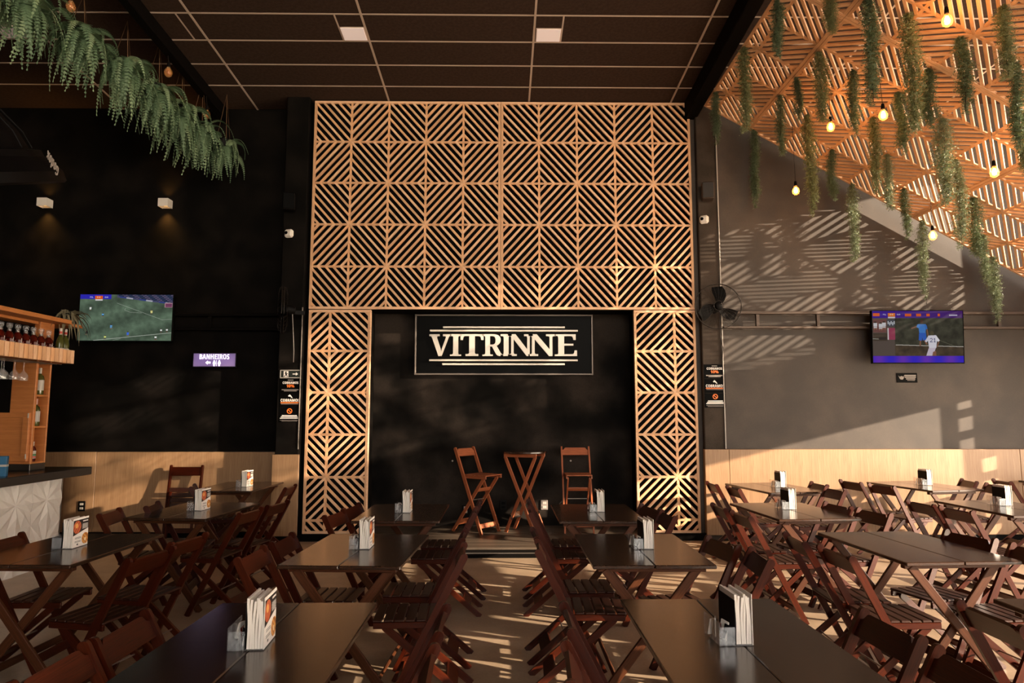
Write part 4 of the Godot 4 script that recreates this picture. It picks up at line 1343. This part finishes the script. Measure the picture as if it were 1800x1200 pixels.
# ==================================================================== fittings on walls
func fan(t: Node3D) -> void:
	put("motor", lathe([Vector2(0, -0.16), Vector2(0.05, -0.15), Vector2(0.062, -0.1), Vector2(0.06, -0.04), Vector2(0, -0.03)], 20, "motor"), M.plastic, t, Vector3.ZERO, Vector3(PI / 2, 0, 0))
	put("hub", lathe([Vector2(0, 0.03), Vector2(0.045, 0.025), Vector2(0.058, 0.0), Vector2(0.055, -0.03), Vector2(0, -0.03)], 20, "hub"), M.plastic, t, Vector3.ZERO, Vector3(PI / 2, 0, 0))
	for k in 3:
		var st := begin()
		var pr := []
		for i in 6:
			var f := i / 5.0
			var r := 0.05 + 0.2 * f
			var w := 0.035 + 0.045 * sin(f * PI * 0.8)
			var a := 0.35 * f
			var c := Vector3(cos(a) * r, sin(a) * r, 0)
			var n := Vector3(-sin(a), cos(a), 0)
			pr.append([c - n * w + Vector3(0, 0, 0.022), c + n * w - Vector3(0, 0, 0.022)])
		for i in 5:
			flat(st, pr[i][0], pr[i][1], pr[i + 1][1], Vector3(0, 0, 1))
			flat(st, pr[i][0], pr[i + 1][1], pr[i + 1][0], Vector3(0, 0, 1))
			var o := Vector3(0, 0, -0.003)
			flat(st, pr[i][0] + o, pr[i][1] + o, pr[i + 1][1] + o, Vector3(0, 0, -1))
			flat(st, pr[i][0] + o, pr[i + 1][1] + o, pr[i + 1][0] + o, Vector3(0, 0, -1))
		put("blade", st.commit(), M.plastic, t, Vector3.ZERO, Vector3(0, 0, TAU * k / 3 + 1.25))
	for s in 2:
		var st := begin()
		var zz: float = [0.055, -0.06][s]
		for r in [0.06, 0.285]:
			var ring := []
			for k in 40:
				ring.append(Vector3(cos(TAU * k / 40) * r, sin(TAU * k / 40) * r, zz if r < 0.2 else zz * 0.25))
			add_tube(st, ring, 0.004 if r > 0.2 else 0.003, 5, true)
		for k in 28:
			var d := Vector3(cos(TAU * k / 28), sin(TAU * k / 28), 0)
			add_tube(st, [d * 0.06 + Vector3(0, 0, zz), d * 0.2 + Vector3(0, 0, zz), d * 0.27 + Vector3(0, 0, zz * 0.7), d * 0.285 + Vector3(0, 0, zz * 0.25)], 0.0012, 4)
		put("guard", st.commit(), M.wire, t)
	put("badge", lathe([Vector2(0, 0.004), Vector2(0.04, 0.002), Vector2(0.042, 0.0)], 16, "badge"), M.plastic, t, Vector3(0, 0, 0.058), Vector3(PI / 2, 0, 0))

func wall_fittings() -> void:
	# cube wall lights with a beam up and down
	for s in 2:
		var x: float = [-6.175, -4.565][s]
		var t := thing("wall_light", "small white cube wall light with up and down beams, %s" % ["left one of the pair", "right one of the pair"][s], "wall light", Vector3(x, 4.405, -9.025), 0, "cube wall lights")
		for q in [[-0.064, 0, 0.006, 0.11, 0.13], [0.064, 0, 0.006, 0.11, 0.13]]:
			put("shell", cbox(q[2], q[3], q[4], 0.001), M.white, t, Vector3(q[0], q[1], 0))
		put("shell", cbox(0.134, 0.11, 0.006, 0.001), M.white, t, Vector3(0, 0, 0.065))
		put("back_plate", cbox(0.12, 0.1, 0.02, 0.001), M.white, t, Vector3(0, 0, -0.06))
		for k in [-1.0, 1.0]:
			put("lens", cbox(0.05, 0.004, 0.05, 0.001), glow(Color(1.0, 0.75, 0.42), 3.0), t, Vector3(0, 0.03 * k, 0))
			var l := SpotLight3D.new()
			l.name = "beam"
			l.light_color = Color(1.0, 0.72, 0.36)
			l.light_energy = 1.4 if k < 0 else 0.5
			l.spot_angle = 46
			l.spot_angle_attenuation = 1.0
			l.spot_range = 10
			l.spot_attenuation = 2.0
			l.light_size = 0.02
			l.shadow_enabled = true
			t.add_child(l, true)
			l.position = Vector3(0, 0.036 * k, 0)
			l.rotation.x = PI / 2 * k
	# truss rails
	for s in 2:
		var x0 := 2.84 if s else -8.18
		var x1 := 7.68 if s else -2.90
		var z := -8.74 if s else -9.02
		var t := thing("truss_rail", "long %s steel truss rail with short posts across the %s wall" % [["black", "brown"][s], ["left black", "right taupe"][s]], "rail", Vector3(0, 2.79, z))
		var m: Material = M.steel if s else M.beam
		box_at("rail", Vector3(x0, 0.08, -0.04), Vector3(x1, 0.115, 0.04), m, t, 0.003)
		box_at("rail", Vector3(x0, -0.11, -0.04), Vector3(x1, -0.08, 0.04), m, t, 0.003)
		var x := 3.29 if s else -3.89
		while x > -8 and x < 7.6:
			box_at("post", Vector3(x - 0.02, -0.08, -0.02), Vector3(x + 0.02, 0.08, 0.02), m, t, 0.002)
			x += 0.79 if s else -0.79
	# speakers, cameras, conduits, fans on the pillars
	for s in 2:
		var side: String = ["left", "right"][s]
		var sx: float = [-2.78, 2.665][s]
		var sy: float = [4.31, 4.475][s]
		var t := thing("loudspeaker", "small dark loudspeaker box high on the %s pillar" % side, "loudspeaker", Vector3(sx, sy, [-8.64, -8.64][s]), [0.25, -0.2][s], "pillar loudspeakers")
		put("cabinet", cbox(0.155, 0.225, 0.14, 0.012), M.plastic if s == 0 else M.steel, t)
		put("grille", cbox(0.135, 0.2, 0.006, 0.002), M.gloss if s == 0 else M.wire, t, Vector3(0, 0, 0.072))
		put("bracket", cbox(0.03, 0.05, 0.09, 0.002), M.plastic, t, Vector3(0, 0, -0.09))
		var c := thing("security_camera", "white round-cornered security camera on the %s pillar" % side, "camera", Vector3([-2.785, 2.625][s], [3.91, 4.115][s], -8.70), [-0.3, -0.5][s], "pillar security cameras")
		put("body", cbox(0.115, 0.105, 0.07, 0.03), M.white, c)
		put("lens", lathe([Vector2(0, 0.012), Vector2(0.018, 0.01), Vector2(0.022, 0.0)], 16, "clens"), M.gloss, c, Vector3(-0.02, 0.005, 0.034), Vector3(PI / 2, 0, 0))
		var cx: float = [-2.592, 2.828][s]
		var p := thing("conduit", "thin pale cable conduit running up the %s pillar edge" % side, "conduit", Vector3(cx, 0, -8.742), 0, "pillar conduits")
		put("pipe", tube([Vector3(0, 1.14, 0), Vector3(0, 5.6 if s else 2.95, 0)], 0.008), M.plate if s else mat(Color8(120, 112, 104), 0.5), p)
		var f := thing("wall_fan", "black three-blade wall fan with wire guard on the %s pillar" % side, "fan", Vector3([-2.76, 2.70][s], [2.88, 2.93][s], -8.47), [-1.25, -0.12][s], "pillar wall fans")
		fan(f)
		put("arm", cbox(0.03, 0.05, 0.14, 0.003), M.plastic, f, Vector3(0, -0.03, -0.20))
		put("pull_cord", tube([Vector3(0.05, -0.06, -0.12), Vector3(0.045, -0.35, -0.14), Vector3(0.075, -0.52, -0.15), Vector3(0.06, -0.66, -0.15)], 0.004), M.plate if s == 0 else M.wire, f)
	# sockets and spots at the back of the stage
	var names := ["black cable box by the high table on niche wall", "double white socket right of the high table on niche wall", "double white socket behind the left stage chair"]
	var px := [0.0, 0.545, -0.50]
	for k in 3:
		var t := thing("wall_socket", names[k], "socket", Vector3(px[k], [0.36, 0.36, 0.30][k] + 0.02, -9.25))
		var pl := put("plate", cbox(0.09, 0.125, 0.012, 0.003), [M.plastic, M.dimtext, M.plastic][k], t)
		for j in 2:
			put("outlet", cbox(0.05, 0.032, 0.006, 0.002), [M.gloss, M.plate, M.plate][k], pl, Vector3(0, 0.027 - j * 0.054, 0.008))
	for k in 2:
		var t := thing("wall_hook", "tiny pale wall knob on the niche wall %s" % ["left of the stage chair", "beside the right stage chair"][k], "knob", Vector3([-0.68, 0.90][k], 0.96, -9.245), 0, "niche wall knobs")
		put("knob", lathe([Vector2(0, 0.02), Vector2(0.01, 0.017), Vector2(0.012, 0.008), Vector2(0.006, 0.0)], 12, "knob"), M.plate, t, Vector3.ZERO, Vector3(PI / 2, 0, 0))

# ==================================================================== plants and bulbs
func bulb(at: Vector3, cord_top: Vector3, label: String, group: String, e: float) -> void:
	var t := thing("pendant_bulb", label, "pendant lamp", at, 0, group)
	var q := cord_top - at
	put("cord", tube([Vector3(0, 0.075, 0), Vector3(q.x * 0.5, q.y * 0.5 + 0.03, q.z * 0.5), q], 0.003, 5), M.wire, t)
	put("socket", lathe([Vector2(0, 0.095), Vector2(0.014, 0.09), Vector2(0.018, 0.06), Vector2(0.018, 0.035), Vector2(0, 0.035)], 14, "socket"), M.plastic, t)
	put("glass_bulb", lathe([Vector2(0.012, 0.04), Vector2(0.018, 0.025), Vector2(0.038, -0.005), Vector2(0.045, -0.035), Vector2(0.036, -0.065), Vector2(0.015, -0.082), Vector2(0, -0.085)], 18, "glassbulb"), M.bulbglass, t)
	put("filament", lathe([Vector2(0, 0.015), Vector2(0.012, 0.008), Vector2(0.021, -0.025), Vector2(0.018, -0.052), Vector2(0, -0.06)], 12, "filament"), M.bulb if e > 0.02 else M.dimbulb, t)
	var l := OmniLight3D.new()
	l.name = "bulb_light"
	l.light_color = Color(1.0, 0.66, 0.34)
	l.light_energy = e
	l.light_size = 0.022
	l.omni_range = 14
	l.omni_attenuation = 2.0
	l.shadow_enabled = true
	t.add_child(l)
	l.position = Vector3(0, -0.03, 0)

func frond_mesh(kind: int) -> Mesh:
	var reach: float = [0.10, 0.20, 0.30][kind]
	var drop: float = [0.40, 0.36, 0.22][kind]
	var st := begin()
	var pts := []
	for i in 23:
		var f := i / 22.0
		pts.append(Vector3(reach * sin(f * PI * 0.5), 0.07 * sin(f * PI) * (1.0 + kind * 0.4) - drop * pow(f, 1.5), 0.0))
	add_tube(st, [pts[0], pts[6], pts[12], pts[17], pts[22]], 0.002, 3)
	for i in range(1, 23):
		var f := i / 22.0
		var d: Vector3 = (pts[i] - pts[i - 1]).normalized()
		var up := Vector3(-d.y, d.x, 0)
		var ll := 0.08 * minf(1.0, 0.3 + f * 4.0) * (1.0 - f * 0.92)
		for s in [-1.0, 1.0]:
			var o: Vector3 = pts[i]
			var out: Vector3 = Vector3(0, 0, s) * ll + d * ll * 0.42 - up * ll * 0.22
			var w: Vector3 = d * 0.0082
			flat(st, o - w, o + out * 0.45 - w * 1.2, o + out, up)
			flat(st, o - w, o + out, o + out * 0.45 + w * 1.2, up)
			flat(st, o - w, o + out * 0.45 + w * 1.2, o + w, up)
	return st.commit()

func hanging_ferns() -> void:
	M.dimbulb = glow(Color(0.6, 0.35, 0.18), 0.12)
	var fm := [frond_mesh(0), frond_mesh(1), frond_mesh(2)]
	# x, y of the pot's rim, z, height of the hook
	var spots := [[-4.75, 5.62, -5.75], [-4.6, 5.60, -6.25], [-4.35, 5.52, -6.70], [-4.13, 5.40, -7.12], [-3.98, 5.32, -7.52], [-3.90, 5.26, -7.92], [-3.82, 5.20, -8.30], [-3.66, 5.14, -8.66]]
	var nth := ["nearest to the camera", "seventh from the far end", "sixth from the far end", "fifth from the far end", "fourth from the far end", "third from the far end", "second from the far end", "at the far end by the back wall"]
	for i in spots.size():
		var q: Array = spots[i]
		var t := thing("hanging_fern", "hanging green fern in the left row, %s" % nth[i], "hanging fern", Vector3(q[0], q[1], q[2]), 0, "hanging ferns under the left ceiling")
		put("pot", lathe([Vector2(0, -0.13), Vector2(0.075, -0.13), Vector2(0.1, 0.0), Vector2(0.092, 0.0), Vector2(0.085, -0.02), Vector2(0, -0.02)], 18, "fernpot"), M.plastic, t)
		var top: float = 5.76 + 0.06 * (q[2] + 8.8) - q[1]
		for k in 3:
			var a := TAU * k / 3 + 0.4
			put("chain", tube([Vector3(cos(a) * 0.095, 0, sin(a) * 0.095), Vector3(0.01, top, 0)], 0.0035, 5), M.chain, t)
		var last := i == spots.size() - 1
		var n := 56 if not last else 30
		for k in n:
			var kind: int = [0, 1, 1, 2, 0][k % 5]
			var f := put("frond", fm[kind], M.fern if k % 3 else M.fern2, t)
			var a := TAU * k * 0.381966 + rng.randf() * 0.3
			var sc := rng.randf_range(0.9, 1.3) * (0.85 if last else 1.0)
			f.transform = Transform3D(Basis.from_euler(Vector3(rng.randf_range(-0.25, 0.25), a, rng.randf_range(-0.35, 0.25))).scaled(Vector3.ONE * sc), Vector3(cos(a) * 0.05, -0.02 - 0.05 * (k % 4), -sin(a) * 0.05))
	bulb(Vector3(-4.28, 5.62, -6.42), Vector3(-4.28, 5.88, -6.42), "dim amber filament bulb between hanging ferns, nearest the camera", "bulbs among the ferns", 0.004)
	bulb(Vector3(-3.80, 5.46, -7.42), Vector3(-3.84, 5.83, -7.42), "dim amber filament bulb at the middle of the fern row", "bulbs among the ferns", 0.004)
	bulb(Vector3(-3.74, 5.36, -8.30), Vector3(-3.78, 5.78, -8.30), "dim amber filament bulb near the far end of fern row", "bulbs among the ferns", 0.004)

func trail_mesh(seed_: int, fluff: float) -> Mesh:
	var r := RandomNumberGenerator.new()
	r.seed = seed_
	var st := begin()
	for c in 5:
		var ph := r.randf() * TAU
		var len_ := r.randf_range(0.72, 1.0) if c else 1.0
		var off := Vector3(r.randf_range(-0.03, 0.03), 0, r.randf_range(-0.03, 0.03))
		var at := func(f: float) -> Vector3:
			return off * minf(1.0, f * 4) + Vector3(0.018 * sin(f * 7 + ph), -f, 0.018 * cos(f * 6 + ph))
		for i in 210:
			var f := (i + r.randf()) / 210.0 * len_
			var a := r.randf() * TAU
			var o: Vector3 = at.call(f)
			var reach := 0.062 * fluff * (0.35 + 0.65 * pow(1.0 - f, 0.4)) * (1.0 if f > 0.06 else 0.5) * r.randf_range(0.6, 1.25)
			var tip := o + Vector3(cos(a) * reach, -reach * r.randf_range(0.3, 1.2), sin(a) * reach)
			for k in 5:
				var g := k / 4.0
				var b: Vector3 = o.lerp(tip, 0.2 + 0.8 * g)
				var dirv := Vector3(r.randf_range(-1, 1), r.randf_range(-1.1, 0.4), r.randf_range(-1, 1)).normalized() * 0.026
				var w := dirv.cross(Vector3(r.randf_range(-1, 1), r.randf_range(-1, 1), r.randf_range(-1, 1))).normalized() * 0.0036
				flat(st, b - w, b + w, b + dirv, Vector3(cos(a), 0.3, sin(a)))
	return st.commit()

func trailing_plants() -> void:
	var tm := [trail_mesh(1, 1.0), trail_mesh(2, 1.15), trail_mesh(3, 0.9)]
	var stem := tube([Vector3(0, 0, 0), Vector3(0.015, -0.3, 0.01), Vector3(-0.012, -0.65, -0.01), Vector3(0.0, -0.97, 0)], 0.003, 5)
	# top x, y, z; length; width factor; tone; place
	var P := [
		[2.69, 5.66, -8.27, 0.69, 0.85, 0, "leftmost, over the right pillar"], [2.68, 5.67, -7.21, 0.99, 1.1, 1, "upper of the two left of the first bulb"], [3.30, 5.33, -8.65, 1.06, 1.1, 0, "lower one against the dark wall beside the pillar"],
		[2.70, 5.66, -6.34, 0.59, 0.95, 0, "at the top beside the ceiling beam"], [3.26, 5.35, -7.69, 0.74, 0.85, 0, "left of the bulb hanging lowest on the left"], [3.28, 5.34, -7.25, 0.50, 0.8, 0, "short one above the lowest left bulb"],
		[3.62, 5.14, -7.77, 1.23, 1.15, 1, "long olive one right of the lowest left bulb"], [3.28, 5.34, -6.71, 0.77, 1.05, 1, "olive one just above the leftmost upper bulb"], [4.09, 4.88, -8.19, 0.66, 0.95, 0, "short one at the edge where wall turns bright"],
		[3.62, 5.14, -6.71, 0.71, 0.95, 0, "between the two upper middle bulbs"], [4.52, 4.57, -8.55, 1.03, 1.0, 2, "pale one over the lattice shadow"], [3.30, 5.33, -5.80, 1.00, 1.3, 0, "big dark one above the upper middle bulb"],
		[4.10, 4.87, -7.24, 0.88, 1.05, 1, "olive one under the upper middle bulb"], [4.52, 4.64, -7.74, 0.67, 0.95, 2, "pale one left of the short pair"], [4.07, 4.89, -6.67, 0.66, 1.1, 0, "dark one right of the upper middle bulb"],
		[4.98, 4.38, -8.19, 0.65, 0.9, 0, "short one left of the lowest right bulb"], [3.60, 5.15, -5.70, 1.11, 1.2, 1, "long one left of the topmost bulb"], [4.07, 4.89, -6.21, 0.60, 1.15, 0, "wide one below the topmost bulb's left"],
		[5.46, 4.11, -8.65, 1.04, 1.05, 2, "pale one hanging down to the right television"], [4.52, 4.63, -6.72, 0.91, 1.35, 2, "wide pale one left of the right bulb, upper"], [4.99, 4.38, -7.22, 0.99, 1.15, 2, "long pale one left of the right bulb, lower"],
		[4.04, 4.91, -5.68, 0.71, 1.1, 0, "dark one under the topmost bulb"], [5.47, 4.10, -7.68, 0.71, 1.25, 0, "dark green one lower right"], [5.98, 3.82, -8.26, 0.65, 1.1, 2, "pale one right of the dark lower one"],
		[6.34, 3.62, -8.61, 0.86, 1.1, 2, "lowest of all, crossing the truss rail"], [4.06, 4.90, -5.19, 0.63, 1.0, 1, "olive one at the upper right corner"], [4.48, 4.66, -5.66, 0.82, 1.15, 0, "dark one at the right edge, upper"],
		[4.92, 4.42, -6.15, 0.63, 1.0, 0, "dark one at the right edge, lower"], [3.03, 5.47, -5.95, 0.37, 0.9, 1, "short one cut by the top edge"],
	]
	for i in P.size():
		var q: Array = P[i]
		var t := thing("trailing_plant", "trailing feathery plant hung from slatted ceiling, %s" % q[6], "hanging plant", Vector3(q[0], q[1], q[2]), i * 1.3, "trailing plants under the slatted ceiling")
		var w: float = q[4] * 0.98
		var f := put("foliage", tm[i % 3], M["trail%d" % q[5]], t)
		f.scale = Vector3(w, q[3], w)
		f.set_meta("kind", "stuff")
		var s := put("stem", stem, M.wire, t)
		s.scale = Vector3(1, q[3] + (0.12 if i == 18 else 0.0), 1)
	var B := [
		[Vector3(3.71, 4.89, -5.36), Vector3(3.70, 5.10, -5.36), "glowing amber pendant bulb topmost at the upper right"], [Vector3(3.80, 4.59, -6.52), Vector3(3.78, 5.05, -6.52), "glowing amber pendant bulb in the upper middle of the lattice"],
		[Vector3(3.65, 4.80, -7.29), Vector3(3.65, 5.12, -7.29), "glowing amber pendant bulb left of the upper middle one"], [Vector3(3.59, 4.34, -8.11), Vector3(3.58, 5.16, -8.11), "glowing amber pendant bulb against the dark wall, leftmost"],
		[Vector3(4.91, 4.02, -6.56), Vector3(4.91, 4.42, -6.56), "glowing amber pendant bulb before the lattice at right"], [Vector3(4.98, 3.67, -7.69), Vector3(4.98, 4.38, -7.69), "glowing amber pendant bulb hanging lowest before the bright wall"],
		[Vector3(4.96, 4.17, -6.13), Vector3(4.96, 4.39, -6.13), "glowing amber pendant bulb at the right edge behind foliage"],
	]
	for b in B:
		bulb(b[0], b[1], b[2], "bulbs under the slatted ceiling", 0.2)

# ==================================================================== photo softbox at the left edge
func softbox() -> void:
	var t := thing("softbox", "black photographic softbox umbrella with white lettering near left edge", "softbox", Vector3(-2.69, 2.62, -3.0))
	t.rotation.x = 0.36
	var m := mat(Color8(8, 7, 7), 0.4)
	m.metallic_specular = 0.2
	put("skirt", lathe([Vector2(0.62, 0.0), Vector2(0.63, 0.01), Vector2(0.62, 0.055), Vector2(0.555, 0.12), Vector2(0.545, 0.15), Vector2(0.50, 0.155)], 16, "", true), m, t)
	put("dome", lathe([Vector2(0.50, 0.155), Vector2(0.485, 0.19), Vector2(0.47, 0.23), Vector2(0.40, 0.33), Vector2(0.27, 0.43), Vector2(0.10, 0.48), Vector2(0, 0.49)], 16, "", true), m, t)
	put("diffuser", lathe([Vector2(0, 0.012), Vector2(0.6, 0.012)], 16, "", true), M.paper, t)
	for k in 16:
		var a := TAU * (k + 0.5) / 16
		put("rib", tube([Vector3(cos(a) * 0.5, 0.16, sin(a) * 0.5), Vector3(cos(a) * 0.475, 0.232, sin(a) * 0.475), Vector3(cos(a) * 0.402, 0.333, sin(a) * 0.402), Vector3(cos(a) * 0.27, 0.433, sin(a) * 0.27), Vector3(cos(a) * 0.1, 0.484, sin(a) * 0.1)], 0.004, 5), M.plastic, t)
	var ang := -0.2
	var n := Vector3(cos(ang), 0.0, sin(ang))
	var tx := text("lettering", "Godox", 0.12, 0.055, 0.003, Vector3.ZERO, M.dimtext, t)
	var b := Basis(Vector3(-n.z, 0, n.x).normalized() * -1.0, Vector3(0, 1, 0), n).rotated(n, 2.4)
	var sc := tx.scale
	tx.transform = Transform3D(b * Basis.from_scale(sc), n * 0.615 + Vector3(0, 0.088, 0))
	var st := thing("light_stand", "black light stand carrying the softbox, outside the left edge", "stand", Vector3(-3.2, 0, -2.75))
	put("pole", tube([Vector3(0, 0, 0), Vector3(0, 3.24, 0)], 0.017, 8), M.plastic, st)
	put("boom", tube([Vector3(0, 3.21, 0), Vector3(0.50, 3.12, -0.12)], 0.014, 8), M.plastic, st)
	for k in 3:
		var a := TAU * k / 3
		put("leg", tube([Vector3(0, 0.5, 0), Vector3(cos(a) * 0.42, 0.012, sin(a) * 0.42)], 0.011, 6), M.plastic, st)
